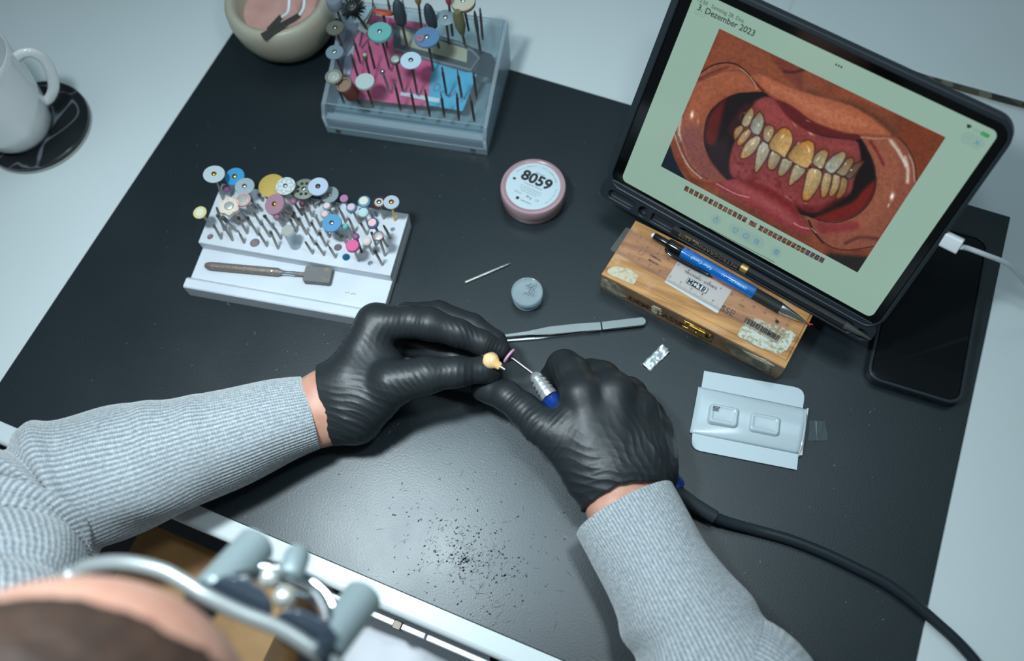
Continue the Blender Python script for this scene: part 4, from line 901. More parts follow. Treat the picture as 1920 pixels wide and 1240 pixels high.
# black pencil held in the trough of the tablet case
qa, qb = TUV(1262, 430, 0), TUV(1583, 600, 0); qv = -16.0
ka, kb = TP(qa[0], qv, 1.4), TP(qb[0]+2, qv, 1.4); kd = unit(kb-ka); KL = float(np.linalg.norm(kb-ka))
bp_ = root('black_pencil', 'black pencil with gold lettering held in the slot of the tablet case', 'pencil', (ka+kb)/2)
kb_ = put('shaft', MB().lathe([(0, 0), (3.4, 0), (3.6, .5), (3.6, KL)], ka, kd, 6), mat('pencil_black', (34, 34, 36), .35), bp_, smooth=False, bevel=.3)
put('tip', MB().lathe([(3.6, KL), (2.2, KL+12), (.8, KL+22), (0, KL+24)], ka, kd, 18), mat('pencil_tip', (70, 70, 66), .5), bp_)
def ku(px, py): return float((PL(px, py, TP(0, 0, 4), TN) - ka) @ kd)
gold = mat('gold_print', (200, 160, 100), .3, .7)
g0, g1 = ku(1389, 500), ku(1401, 507); put('gold_band', MB().lathe([(3.75, g0), (3.75, g1)], ka, kd, 24), gold, kb_)
g0 = ku(1286, 441); put('gold_mark', MB().box(ka + kd*g0 + TN*3.5 + TY*1.2, kd, TY, TN, 6, 1.3, .15).box(ka + kd*(g0+7) + TN*3.5 + TY*1.2, kd, TY, TN, 6, 1.3, .15), gold, kb_)
text('lettering', 'METROGRAPHIC 4200', ka + kd*(ku(1386, 498)-.5) + TN*3.72 + TY*1.6, -kd, -TY, 4.6, gold, kb_, 'LEFT', depth_=0, bold=.0, space=1.28)
# ============================================================ white bur block
sa = math.radians(10.1); SX = A(math.cos(sa), math.sin(sa), 0); SY = A(-math.sin(sa), math.cos(sa), 0); SO = A(112, 159.4, 0)
block = root('bur_block', 'white plastic bur block crowded with dental burs and discs', 'bur holder', SO + SX*88 + SY*52)
wp = mat('white_block', (206, 212, 220), .45, var=(30, (199, 205, 213), .4, .7))
def SL(a, b, z=0): return SO + SX*a + SY*b + Z3*z
tray_prof = [(0, 0), (0, 16), (1.2, 17), (8.5, 17), (10.5, 15), (12.5, 10), (41, 9.6), (43, 9.4), (104, 9.4), (104, 0)]
tb = MB(); v = []
for a in (0, 176): v += [SL(a, b, z) for b, z in tray_prof]
n = len(tray_prof); tb.add(v, [tuple(range(n)), tuple(range(2*n-1, n-1, -1))] + [(i, n+i, n+(i+1) % n, (i+1) % n) for i in range(n)])
put('tray', tb, wp, block, bevel=.6, angle=30)
deck = MB().box(SL(0, 42.7, 9.6), SX, SY, Z3, 176, 62.3, 10.4)
s3_ = lambda x, y: (340 + x/6.525, 290 + y/6.525)
s4_ = lambda x, y: (540 + x/5.904, 300 + y/5.904)
plain3 = [((490,1030),(390,850)),((630,1050),(410,700)),((770,1080),(690,920)),((808,965),(690,760)),((525,925),(425,625)),((705,840),(600,690)),((848,860),(750,720)),((945,985),(800,760)),((1050,1120),(950,960)),((1185,1150),(1090,940)),((1220,1030),(1110,850)),((1130,905),(1010,740)),((980,860),(880,700)),((915,650),(850,545)),((990,690),(925,595)),((1000,570),(940,480)),((1410,950),(1320,780)),((1535,975),(1430,790)),((1300,820),(1220,700)),((1440,860),(1350,740))]
plain4 = [((275,1035),(190,905)),((400,1055),(310,920)),((527,1080),(435,925)),((1045,1165),(960,1010)),((1135,865),(1055,720)),((975,945),(920,790)),((300,935),(220,800)),((425,955),(345,800)),((210,820),(120,650)),((335,835),(250,680)),((460,855),(390,730)),((90,790),(20,650)),((245,730),(170,560)),((270,625),(200,480)),((640,690),(560,520)),((550,570),(500,470)),((740,800),(670,640)),((875,825),(800,690)),((305,530),(250,440)),((120,690),(55,570)),((590,895),(520,790)),((650,930),(590,830)),((985,620),(965,580)),((840,640),(800,540)),((370,470),(310,500))]
holes = []
def hole(px, py, r=1.7): holes.append((P(px, py, 20), r))
for px, py, r in [(*s3_(350,1000), 2.6), (*s3_(897,1075), 4.2), (*s4_(552,965), 3.4), (*s4_(912,1140), 2.2), (*s4_(1160,765), 2.0)]: hole(px, py, r)
cut_ = MB()
for c, r in holes: cut_.lathe([(r, -7), (r, 3)], c, Z3, 16)
put('deck', bool_diff(deck, cut_), wp, block, bevel=.6, angle=30)
hole_m = mat('hole_dark', (96, 84, 82), .7)
stl = mat('bur_steel', (158, 154, 148), .4, .7)
bur_steel_dark = mat('bur_dark', (96, 86, 80), .45, .7)
def collar(rt_, c, r, parent): put('socket', MB().lathe([(r+.9, .02), (r+.9, .14), (r+.2, .16)], c, Z3, 14), hole_m, parent)
def shank(rt_, B, T, r=1.18, m=None, down=5):
    d = unit(T-B); return put('shank', MB().lathe([(r, -down), (r, float(np.linalg.norm(T-B)))], B, d, 12), m or stl, rt_)
GR_P = 'plain steel burs standing in the white block'
protos = {}
def plain_bur(B, T, k, group, lab, m=stl):
    """one kind per style; later ones copy the first with its parts"""
    L_ = float(np.linalg.norm(T-B)); L_ = max(9, min(34, L_)); key = (k, round(L_/3), group); d = unit(T-B)
    if key in protos:
        src = protos[key]; r = src.copy(); COL.objects.link(r); r.location = Vector(tuple(B*S)); kids = []
        for ch_ in src.children: c = ch_.copy(); COL.objects.link(c); c.parent = r; kids.append(c)
        r.rotation_euler = Vector(tuple(d)).to_track_quat('Z', 'Y').to_euler(); r['label'] = lab; return r
    r = root('bur', lab, 'bur', B, group)
    # built along +Z, then tipped to its own lean
    rs = (1.18, 1.15, 1.2)[k % 3]; hl = (7, 5, 9, 6)[k % 4]; b = L_-hl
    put('shank', MB().lathe([(rs, -4), (rs, b), (.8, b+1)], B, Z3, 12), m, r)
    heads = [[(.8, b+.8), (1.0, b+2), (.95, L_-2), (.35, L_)], [(.8, b+.8), (1.25, b+2), (1.1, L_-1), (.2, L_)], [(.8, b+.8), (.75, b+3), (.4, L_-1), (.1, L_)], [(.8, b+.8), (1.5, b+2.5), (1.5, L_-1.5), (.6, L_)]]
    put('cutting_head', MB().lathe(heads[k % 4], B, Z3, 12), bur_steel_dark if k % 2 else mat('head_grey', (122, 118, 114), .5, .6, bump=(1500, .8)), r)
    r.rotation_euler = Vector(tuple(d)).to_track_quat('Z', 'Y').to_euler(); protos[key] = r; return r
bpts = []; plain_list = []
ORD = ['first', 'second', 'third', 'fourth', 'fifth', 'sixth', 'seventh', 'eighth', 'ninth', 'tenth', 'eleventh', 'twelfth', 'thirteenth', 'fourteenth', 'fifteenth', 'sixteenth', 'seventeenth', 'eighteenth']
def rank_labels(lst, edges, names, fmt):
    for k, nm in enumerate(names):
        row = sorted([q for q in lst if edges[k] <= q[2] < edges[k+1]], key=lambda q: q[1])
        for i, q in enumerate(row): q[0]['label'] = fmt % (ORD[i], nm)
for i, (b, t) in enumerate([(s3_(*b), s3_(*t)) for b, t in plain3] + [(s4_(*b), s4_(*t)) for b, t in plain4]):
    B = P(*b, 20); T = tip_over(B, *t, 6, 36); bpts.append(B)
    plain_list.append((plain_bur(B, T, i % 4, GR_P, 'x'), float((B-SO) @ SX), float((B-SO) @ SY)))

rank_labels(plain_list, [0, 53, 64, 75, 88, 200], ['front', 'second', 'third', 'fourth', 'back'], '%s plain steel bur from the left in the %s row of the white block')
def disc_tool(base, head, lab, kind, zc=20, r=None, col=(200, 200, 200), col2=None, hub=stl, th=1.3, name='polishing_disc', cat='disc', m=None, rim=None, shm=None, group=None, plane=None, hi=60, tilt=None):
    B = P(*base, zc) if plane is None else PL(base[0], base[1], *plane)
    T = tip_over(B, head[0], head[1], 8, hi); d = unit(T-B); mp = mmpp(T)
    rr = (r or 20)*mp
    R_ = root(name, lab, cat, B, group); shank(R_, B, T, m=shm)
    mm = m or mat('c_%d_%d_%d' % col, col, .5)
    dd = unit(d + A(*(tilt or (0, 0, 0))))
    if kind == 'disc':
        o = put('disc', MB().lathe([(1.0, -th/2), (rr-.3, -th/2), (rr, -th/4), (rr, th/4), (rr-.3, th/2), (1.0, th/2)], T, dd, 40), mm, R_)
        if rim: put('rim', MB().lathe([(rr*.62, th/2), (rr*.62, th/2+.12), (0, th/2+.12)], T, dd, 32), mat('c_%d_%d_%d' % rim, rim, .5), o)
        if hub: put('screw', MB().lathe([(2.3, th/2), (2.3, th/2+.3), (1.8, th/2+1.0), (.8, th/2+1.3), (0, th/2+1.3)], T, dd, 20), hub, R_, angle=60)
    elif kind == 'drum':
        put('drum', MB().lathe([(1, -th), (rr*.92, -th), (rr, -th*.7), (rr, th*.7), (rr*.9, th), (0, th)], T, dd, 32), mm, R_)
    elif kind == 'ball':
        put('head', MB().ball(T, rr, 16, 10, (1, 1, .9)), mm, R_)
    elif kind == 'wheel':   # small two-tone rubber wheel
        o = put('wheel', MB().lathe([(1, -1.6), (rr*.9, -1.6), (rr, -1), (rr, .8), (rr*.86, 1.4), (0, 1.4)], T, dd, 28), mat('c_%d_%d_%d' % (col2 or (90, 130, 160)), col2 or (90, 130, 160), .5), R_)
        put('pad', MB().lathe([(rr*.72, 1.3), (rr*.7, 1.9), (0, 2.0)], T, dd, 28), mm, o)
    elif kind == 'cup':
        put('cup', MB().lathe([(1.2, -3), (rr*.7, -2.4), (rr, 0), (rr*1.0, 2), (rr*.82, 2.3), (rr*.75, 1.2), (0, .8)], T, dd, 28), mm, R_)
        put('screw', MB().lathe([(rr*.72, 1.2), (rr*.70, 1.9), (rr*.4, 2.4), (1.3, 2.2), (1.2, 2.9), (0, 3.1)], T, dd, 24), bright, R_, angle=50)
    return R_, T, d, rr
D = disc_tool; PK = (196, 160, 168)
D(s3_(395,890), s3_(228,710), 'small pale yellow rubber disc leaning out at the left end of the white block', 'disc', r=13, col=(206, 196, 140), hub=None, rim=(212, 212, 190))
D(s3_(510,545), s3_(400,240), 'translucent whitish disc with brass screw at the far left of the white block', 'disc', r=20, col=(178, 190, 196), hub=brass, th=1.0)
D(s3_(765,420), s3_(655,272), 'bright blue disc with brass screw at the left of the white block', 'disc', r=19, col=(62, 142, 190), hub=brass, th=2)
D(s3_(870,560), s3_(775,390), 'clear spoked plastic disc behind the bright blue disc', 'disc', r=18.5, m=mat('clear_disc', (205, 218, 224), .15, trans=.55), hub=chrome, th=1.2)
D(s3_(600,520), s3_(550,415), 'small purple ball stone beside the bright blue disc', 'ball', r=7.5, col=(140, 92, 130), name='grinding_stone', cat='stone')
_, T, d, rr = D(s3_(885,750), s3_(765,562), 'pink rimmed cup polisher with a mirror screw at the left of the block', 'cup', r=14, col=(205, 160, 160), name='cup_polisher', cat='polisher')
# flower shaped felt polisher
B = P(*s3_(705,840), 20); T = tip_over(B, *s3_(590,640), 8, 60); d = unit(T-B); F_ = frame(d)
fw = root('felt_flower', 'cream felt polisher with a scalloped pink edge and a mirror screw', 'polisher', B); shank(fw, B, T); rr = 18.5*mmpp(T)
fl_ = [((rr*(1+.10*math.cos(6*a)))*math.cos(a), (rr*(1+.10*math.cos(6*a)))*math.sin(a)) for a in np.linspace(0, 2*math.pi, 60)[:-1]]
ft_ = put('felt', MB().prism(fl_, T, F_[:, 0], F_[:, 1], d, -2.2, 1.4), mat('cream_felt', (214, 204, 186), .8, var=(300, (212, 170, 165), .5, .75)), fw, angle=50)
put('screw', MB().lathe([(rr*.52, 1.4), (rr*.5, 2.0), (rr*.3, 2.6), (0, 2.8)], T, d, 28), bright, fw, angle=60)
D(s3_(1165,475), s3_(1105,380), 'large ochre yellow disc at the back of the white block', 'disc', r=25, col=(188, 160, 86), hub=None, th=.7)
_, T, d, rr = D(s3_(1390,560), s3_(1275,385), 'white disc with a dark net pattern beside the ochre disc', 'disc', r=19, col=(196, 204, 204), hub=chrome, th=1.0)
F_ = frame(d); nt_ = MB()
for k in range(7):
    a = 2*math.pi*k/7; e1 = F_[:, 0]*math.cos(a)+F_[:, 1]*math.sin(a); a2 = a+.45; e2 = F_[:, 0]*math.cos(a2)+F_[:, 1]*math.sin(a2); a3 = a-.45; e3 = F_[:, 0]*math.cos(a3)+F_[:, 1]*math.sin(a3)
    nt_.tube([T+d*.6+e2*rr*.95, T+d*.6+e1*rr*.66, T+d*.6+e1*rr*.4], .16, 5); nt_.tube([T+d*.6+e3*rr*.95, T+d*.6+e1*rr*.66], .16, 5)
put('net_pattern', nt_, mat('net_grey', (92, 108, 108), .5), _, kind='stuff')
_, T, d, rr = D(s4_(245,440), s4_(178,322), 'grey green disc with round holes behind the pale blue disc', 'disc', r=22, col=(128, 134, 122), hub=chrome, th=.8)
F_ = frame(d); hh_ = MB()
for k in range(8): a = 2*math.pi*k/8; hh_.lathe([(1.5, .42), (1.5, .5), (0, .5)], T+(F_[:, 0]*math.cos(a)+F_[:, 1]*math.sin(a))*rr*.55, d, 14)
put('hole_ring', hh_, mat('hole_black', (36, 42, 44), .6), _, kind='stuff')
D(s4_(425,470), s4_(335,298), 'pale blue grey disc with a dark centre screw on the white block', 'disc', r=19.5, col=(176, 188, 208), hub=dark_steel, th=2)
D(s4_(515,480), s4_(460,385), 'mid grey disc half hidden under the pale blue grey disc', 'disc', r=17.5, col=(132, 146, 148), hub=stl, th=1)
D(s3_(1330,720), s3_(1150,612), 'dusty mauve disc with a brass screw in the middle of the white block', 'disc', r=21, col=(160, 122, 138), hub=brass, th=3.4)
D(s3_(1250,890), s3_(1172,765), 'small mauve cup just below the dusty mauve disc', 'ball', r=6, col=(140, 100, 120), name='grinding_stone', cat='stone')
D(s3_(1480,740), s3_(1372,575), 'dark pink ball stone right of the dusty mauve disc', 'ball', r=6.5, col=(150, 92, 122), name='grinding_stone', cat='stone', shm=bur_steel_dark)
D(s4_(215,570), s4_(160,485), 'dark maroon barrel stone under the grey green disc', 'ball', r=6.5, col=(92, 50, 66), name='grinding_stone', cat='stone')
D(s4_(700,590), s4_(622,432), 'orchid pink flat stone at the back edge of the white block', 'drum', r=8, col=(166, 112, 150), th=1.4, name='grinding_stone', cat='stone')
D(s4_(520,640), s4_(434,515), 'small pale pink wheel above the blue dotted disc', 'wheel', r=8.5, col=(218, 192, 190), col2=(120, 140, 150), name='rubber_polisher', cat='wheel')
D(s4_(500,730), s4_(412,605), 'small pink wheel partly covered by the blue dotted disc', 'wheel', r=8.5, col=(216, 184, 186), col2=(150, 150, 156), name='rubber_polisher', cat='wheel')
D(s4_(595,860), s4_(487,702), 'sky blue disc with a dotted rim in the right half of the white block', 'disc', r=19, col=(84, 142, 180), hub=chrome, th=2.2)
D(s4_(690,880), s4_(632,740), 'small teal wheel tucked behind the sky blue dotted disc', 'wheel', r=6.5, col=(110, 168, 164), col2=(96, 150, 150), name='rubber_polisher', cat='wheel')
D(s4_(790,700), s4_(703,532), 'small wheel with lilac pink top and blue rim', 'wheel', r=10, col=(204, 176, 192), col2=(88, 122, 148), name='rubber_polisher', cat='wheel')
D(s4_(935,635), s4_(843,463), 'cream topped wheel with a broad blue rim at the back right', 'wheel', r=12, col=(206, 204, 190), col2=(96, 138, 166), name='rubber_polisher', cat='wheel')
D(s4_(905,760), s4_(835,585), 'pale blue wheel with a tiny dark centre hole', 'wheel', r=9.5, col=(170, 200, 206), col2=(180, 200, 206), name='rubber_polisher', cat='wheel')
D(s4_(1100,960), s4_(938,703), 'navy rimmed wheel with a salmon pink top near the right end', 'wheel', r=11, col=(216, 176, 174), col2=(62, 88, 122), name='rubber_polisher', cat='wheel')
D(s4_(1075,1060), s4_(1005,850), 'mauve cup polisher with a mirror screw near the right end', 'cup', r=10.5, col=(160, 130, 138), name='cup_polisher', cat='polisher')
D(s4_(945,1045), s4_(875,905), 'small cream pink wheel in the front right row', 'wheel', r=8.5, col=(216, 192, 188), col2=(190, 190, 186), name='rubber_polisher', cat='wheel')
D(s4_(815,1020), s4_(752,850), 'purple ball stone standing behind the hot pink drum', 'ball', r=7, col=(132, 84, 122), name='grinding_stone', cat='stone', shm=bur_steel_dark)
D(s4_(785,1120), s4_(715,955), 'hot pink drum polisher at the front of the white block', 'drum', r=12.5, col=(206, 92, 142), th=2.0, name='drum_polisher', cat='polisher')
_, T, d, rr = D(s4_(1060,650), s4_(1010,476), 'brown bristle brush with a cream centre at the back right corner', 'disc', r=9, col=(186, 184, 168), hub=chrome, th=3, name='bristle_brush', cat='brush')
F_ = frame(d); bm_ = MB()
for k in range(40):
    a = 2*math.pi*k/40; e1 = F_[:, 0]*math.cos(a)+F_[:, 1]*math.sin(a); bm_.tube([T+e1*rr*.9, T+e1*(rr*1.72)+d*random.uniform(-.5, .5)], [.42, .3], 5)
put('bristles', bm_, mat('brown_bristle', (62, 42, 42), .7), _, kind='stuff')
D(s4_(1185,670), s4_(1145,470), 'pale grey disc with a gold screw at the right end of the white block', 'disc', r=15, col=(168, 180, 192), hub=brass, th=1.6, shm=brass)
D(s3_(1085,1005), s3_(980,842), 'tiny grey violet ball bur in the front left rows', 'ball', r=3.6, col=(92, 88, 108), name='ball_bur', cat='bur')
D(s4_(365,740), s4_(305,622), 'tiny green headed ball bur in the middle rows', 'ball', r=4.2, col=(112, 134, 128), name='ball_bur', cat='bur')
D(s3_(680,940), s3_(530,790), 'bur with a dark cylindrical head in the front left rows', 'drum', r=4, col=(72, 76, 80), th=4, name='dark_headed_bur', cat='bur')
# little tube with a silver lid and the blue plug
B = P(*s3_(1400,1110), 20); T = tip_over(B, *s3_(1305,935), 10, 30); d = unit(T-B)
vt_ = root('specimen_tube', 'clear little tube with a silver lid standing in the white block', 'tube', B)
put('wall', MB().lathe([(4.9, 0), (4.9, float(np.linalg.norm(T-B))-1)], B, d, 28), mat('clear_tube', (228, 238, 242), .08, trans=.7), vt_)
put('lid', MB().lathe([(5.2, -1.2), (5.4, -.6), (5.4, 1.0), (5.0, 1.5), (0, 1.5)], T, d, 32), bright, vt_)
bpg = root('blue_plug', 'small blue glass plug in a front hole of the white block', 'plug', P(*s4_(645,1080), 20)); put('hole_insert', MB().lathe([(3.2, -3), (3.2, 1.2), (2.6, 2.0), (0, 1.6)], P(*s4_(645,1080), 20), Z3, 24), mat('blue_glass', (28, 92, 132), .15), bpg)
for nm, q, r_, c_ in (('grey_violet_fill', s3_(897,1078), 3.8, (128, 112, 116)), ('mauve_fill', s4_(552,968), 3.2, (112, 92, 104)), ('brown_fill', s3_(350,1003), 2.3, (128, 106, 104))):  # coloured discs added inside three empty front holes
    g_ = root('hole_fill', {'grey_violet_fill': 'grey violet disc added inside the largest empty front hole', 'mauve_fill': 'mauve disc added inside the empty front hole beside the blue plug', 'brown_fill': 'brownish disc added inside the leftmost empty front hole'}[nm], 'plug', P(*q, 18)); put('hole_insert', MB().lathe([(r_, -3), (r_, -.5), (r_*.8, .2), (0, .2)], P(*q, 19), Z3, 20), mat('c_%d_%d_%d' % c_, c_, .6), g_)
# dressing stone lying in the tray
dz = 14.5
e0, e1 = P(383, 497, dz), P(535, 514, dz); e2, e3 = P(572, 516, dz), P(628, 516, dz)
ds = root('dressing_stone', 'metal handled dressing stone lying in the tray of the white block', 'tool', (e0+e3)/2)
dx = unit(P(625, 522, dz) - P(383, 500, dz)); dx[2] = 0; dx = unit(dx); dy = np.cross(Z3, dx)
def dl(px, py): q = P(px, py, dz) - e0; return float(q @ dx)
knm = mat('knurled_metal', (126, 116, 106), .5, .4, bump=(900, 1.0, 2), var=(300, (150, 130, 138), .5, .75))
c0_ = A(e0[0], e0[1], 13.6)
put('handle', MB().lathe([(0, 0), (2.2, .8), (3.4, 4), (3.7, 8), (3.7, 66), (2.6, 69), (1.9, 72), (1.9, 92)], c0_ + dx*0, dx, 20), knm, ds, angle=30)
put('neck', MB().lathe([(3.75, 62), (2.2, 70), (1.9, 76), (2.3, 82)], c0_, dx, 20), chrome, ds)
hl0 = dl(571, 515); put('stone', MB().prism(rrect(24, 14.5, 1.6, 3), c0_ + dx*hl0 - dy*7.4, dx, dy, Z3, -3.8, 3.2), mat('abrasive_block', (112, 112, 112), .8, bump=(700, 1.2, 3), var=(180, (150, 134, 96), .58, .75)), ds, bevel=.4)
for k in range(2):
    pass
rs_ = MB(); q0 = SL(139, 24, 9.95)
for k, (a_, b_) in enumerate([(0, 0), (2.2, .3), (5, -.4), (6.4, .2), (8, 0)]): rs_.box(q0 + SX*a_ + SY*b_, SX, SY, Z3, 1.0, .8, .12)
put('red_stain', rs_, mat('faded_red', (170, 90, 96), .7), block, kind='stuff', smooth=False, label='faded red specks of ink')

# ============================================================ clear acrylic bur stand
aa = math.radians(10.6); AX = A(math.cos(aa), math.sin(aa), 0); AY = A(-math.sin(aa), math.cos(aa), 0); AO = A(147.8, 358.2, 0)
AWD, ADP = 157.0, 108.0
acry = mat('acrylic', (243, 249, 251), .06, trans=.88); acry_e = mat('acrylic_edge', (206, 222, 230), .15, trans=.70)
ast = root('acrylic_stand', 'clear acrylic bur stand with pink and blue paper inside', 'bur holder', AO + AX*78 + AY*54)
def AL(a, b, z=0): return AO + AX*a + AY*b + Z3*z
sl0, sl1, zf, zr = 9.0, 108.0, 33.0, 60.0
def pz(b): return zf + (zr-zf)*(b-sl0)/(sl1-sl0)
AYs = unit(AL(0, sl1, zr) - AL(0, sl0, zf)); ANs = np.cross(AX, AYs); PLN = (AL(0, sl0, zf), ANs)
LS = float(np.linalg.norm(AL(0, sl1, zr) - AL(0, sl0, zf)))
put('base_plate', MB().box(AL(0, 0, 0), AX, AY, Z3, AWD, ADP, 9), mat('frosted_acrylic', (178, 204, 216), .2, trans=.55), ast, bevel=.6)
put('front_bar', MB().box(AL(3, .5, 9), AX, AY, Z3, AWD-6, 7, 13), acry_e, ast, bevel=.6)
for a in (12, AWD-14):
    put('screw', MB().lathe([(2.6, 0), (2.6, .5), (1.2, .7), (0, .7)], AL(a, -.1, 5), -AY, 16), steel, ast)
for a, nm in ((0, 'side_panel'), (AWD-3.5, 'side_panel')):
    mb = MB(); poly = [(0, 9), (0, 22), (sl0-2, zf), (sl1, zr), (ADP, 9)]
    mb.prism(poly, AL(a, 0, 0), AY, Z3, -AX, -3.5, 0); put(nm, mb, acry_e, ast, bevel=.3)
put('drilled_plate', MB().box(AL(3.5, sl0, zf) - ANs*9, AX, AYs, ANs, AWD-7, LS, 9), acry, ast, bevel=.5)
put('plate_edge', MB().tube([AL(3.5, sl0, zf), AL(AWD-3.5, sl0, zf), AL(AWD-3.5, sl1, zr), AL(3.5, sl1, zr), AL(3.5, sl0, zf)], .6, 6), acry_e, ast)
put('back_panel', MB().box(AL(3, ADP-3, 9), AX, AY, Z3, AWD-6, 3, zr-12), acry, ast, bevel=.3)
def APL(px, py, off=0): q = PL(px, py, PLN[0] + ANs*off, ANs); return float((q-PLN[0]) @ AX), float((q-PLN[0]) @ AYs)
a2_ = lambda x, y: (590 + x/4, y/4)
def sheet(name, pts, off, m, lab, cat, th=.4):
    r = root(name, lab, cat, PLN[0] + AX*70 + AYs*50 + ANs*off); put('sheet', MB().prism([APL(*a2_(*p), off) for p in pts], PLN[0]+ANs*off, AX, AYs, ANs, 0, th), m, r, smooth=False); return r
pinkm = mat('hot_pink_paper', (238, 78, 134), .6, var=(30, (206, 60, 112), .4, .7)); 
sheet('pink_card', [(300, 290), (430, 110), (840, 180), (880, 440), (860, 800), (640, 780), (340, 745), (265, 560)], -11.5, pinkm, 'hot pink paper card inside the clear acrylic stand', 'card')
bcd = sheet('blue_card', [(885, 440), (1215, 560), (1110, 835), (850, 790)], -10.8, mat('sky_blue_paper', (60, 168, 200), .55), 'sky blue paper card with handwriting inside the acrylic stand', 'card')
def hw(pts):
    return [PLN[0] + AX*q[0] + AYs*q[1] - ANs*10.2 for q in [APL(780+x/13.71, 130+y/13.71, -10.2) for x, y in pts]]
put('handwriting', MB().tube(smooth_path(hw([(560,560),(470,540),(460,460),(530,380),(610,400),(610,500),(540,560)]), 4), .35, 5).tube(smooth_path(hw([(640,640),(620,560),(700,590),(730,540),(780,680),(860,650),(900,700),(960,650),(1010,560),(1060,730),(1100,760),(1170,640),(1230,650)]), 4), .35, 5).tube(smooth_path(hw([(1090,760),(1180,850),(1160,700)]), 4), .3, 5), mat('violet_ink', (110, 96, 140), .6), bcd)
sheet('white_strip', [(650, 690), (940, 740), (935, 775), (640, 715)], -10.0, mat('slip_white'), 'narrow white paper strip over the pink card in the acrylic stand', 'card')
sheet('clear_sleeve', [(225, 440), (300, 330), (270, 560), (215, 560)], -9.8, mat('lilac_film', (176, 172, 190), .3), 'pale lilac film at the left side of the acrylic stand', 'film')
blp = root('blade_packet', 'grey clear plastic packet with a beige label leaning inside the acrylic stand', 'packet', PLN[0]+AX*100+AYs*70-ANs*9.6)
pg = mat('grey_blister', (86, 96, 104), .2, trans=.25)
q = [(575, 175), (1080, 310), (1190, 360), (1250, 430), (1180, 540), (1130, 540), (900, 470), (600, 380)]
put('blister', MB().prism([APL(*a2_(*p), -9.6) for p in q], PLN[0]-ANs*9.6, AX, AYs, ANs, 0, .9), pg, blp, bevel=.2)
put('blister_rim', MB().tube([PLN[0]+AX*p[0]+AYs*p[1]-ANs*8.4 for p in [APL(*a2_(*p), -8.4) for p in [(590, 190), (640, 210), (1090, 330), (1190, 390), (1235, 440), (1170, 525), (880, 450), (640, 380), (600, 370)]]], 1.3, 8), mat('grey_rim', (120, 128, 134), .3), blp)
put('paper_label', MB().prism([APL(*a2_(*p), -8.4) for p in [(640, 215), (1145, 370), (1140, 470), (650, 335)]], PLN[0]-ANs*8.5, AX, AYs, ANs, 0, .3), mat('beige_label', (168, 166, 140), .6), blp, smooth=False)
put('dark_end', MB().prism([APL(*a2_(*p), -8.6) for p in [(1190, 360), (1330, 410), (1370, 500), (1340, 590), (1200, 550), (1250, 440)]], PLN[0]-ANs*9, AX, AYs, ANs, 0, 1.2), mat('smoky_plastic', (48, 60, 70), .3), blp, bevel=.2)
lf = root('dark_film', 'smoky grey film standing at the left inside the acrylic stand', 'film', PLN[0]+AX*15+AYs*60-ANs*12); put('film', MB().prism([APL(*a2_(*p), -12.5) for p in [(170, 200), (330, 170), (290, 330), (215, 470), (160, 600), (120, 560)]], PLN[0]-ANs*12.5, AX, AYs, ANs, 0, .5), mat('smoky_violet', (96, 92, 108), .25), lf, smooth=False)
GR_A = 'thin dark burs standing in the acrylic stand'; a_list = []
for i, (t, b) in enumerate([((270,400),(325,575)),((285,275),(337,450)),((600,620),(640,805)),((717,665),(750,825)),((825,665),(860,850)),((945,690),(970,855)),((1065,700),(1080,880)),((1160,680),(1195,890)),((955,510),(985,690)),((1070,530),(1100,710)),((1190,545),(1212,720)),((395,290),(445,490)),((1235,5),(1258,270)),((430,-20),(447,80)),((545,-20),(560,60)),((655,-20),(672,90)),((510,90),(530,170))]):
    B = PL(*a2_(*b), *PLN); T = tip_over(B, *a2_(*t), 8, 42); a_list.append((plain_bur(B, T, (i*2) % 4, GR_A, 'x', bur_steel_dark), float((B-AO) @ AX), float((B-AO) @ AY)))
rank_labels(a_list, [-50, 30, 62, 200], ['front', 'middle', 'back'], '%s thin dark bur from the left in the %s row of the acrylic stand')
DA = lambda b, h, lab, kind, **k: disc_tool(a2_(*b), a2_(*h), lab, kind, plane=PLN, shm=k.pop('shm', bur_steel_dark), **k)
DA((555,490), (490,245), 'large teal disc standing over the pink card', 'disc', r=23, col=(104, 172, 168), hub=chrome, th=3.4)
_, T, d, rr = DA((885,500), (843,283), 'slate blue disc with a small pink ring on it in the acrylic stand', 'disc', r=24, col=(92, 128, 164), hub=chrome, th=2.6)
F_ = frame(d); q = T + d*1.4; qq_ = PL(*a2_(790, 295), q, d); put('pink_ring', MB().lathe([(3.6, 0), (3.8, .8), (3.4, 1.5), (1.0, 1.5), (1.0, .6), (0, .6)], qq_, d, 28), mat('dusty_rose', (150, 116, 132), .6), _)
DA((765,680), (722,455), 'pale blue white disc in the middle of the acrylic stand', 'disc', r=20, col=(184, 206, 220), hub=steel, th=1.6)
DA((655,655), (605,452), 'grey steel cup stone left of the pale blue white disc', 'cup', r=11, col=(96, 98, 94), name='cup_polisher', cat='polisher')
DA((430,775), (378,615), 'white knurled wheel brush at the front left of the acrylic stand', 'disc', r=18.5, col=(176, 190, 188), hub=None, th=3, shm=mat('old_brass', (120, 84, 46), .4, .8), name='wheel_brush', cat='brush')
_, T, d, rr = DA((335,770), (232,650), 'brown sanding drum with a pale rim at the front left of the acrylic stand', 'drum', r=1, col=(98, 52, 40), th=1, name='sanding_drum', cat='drum')
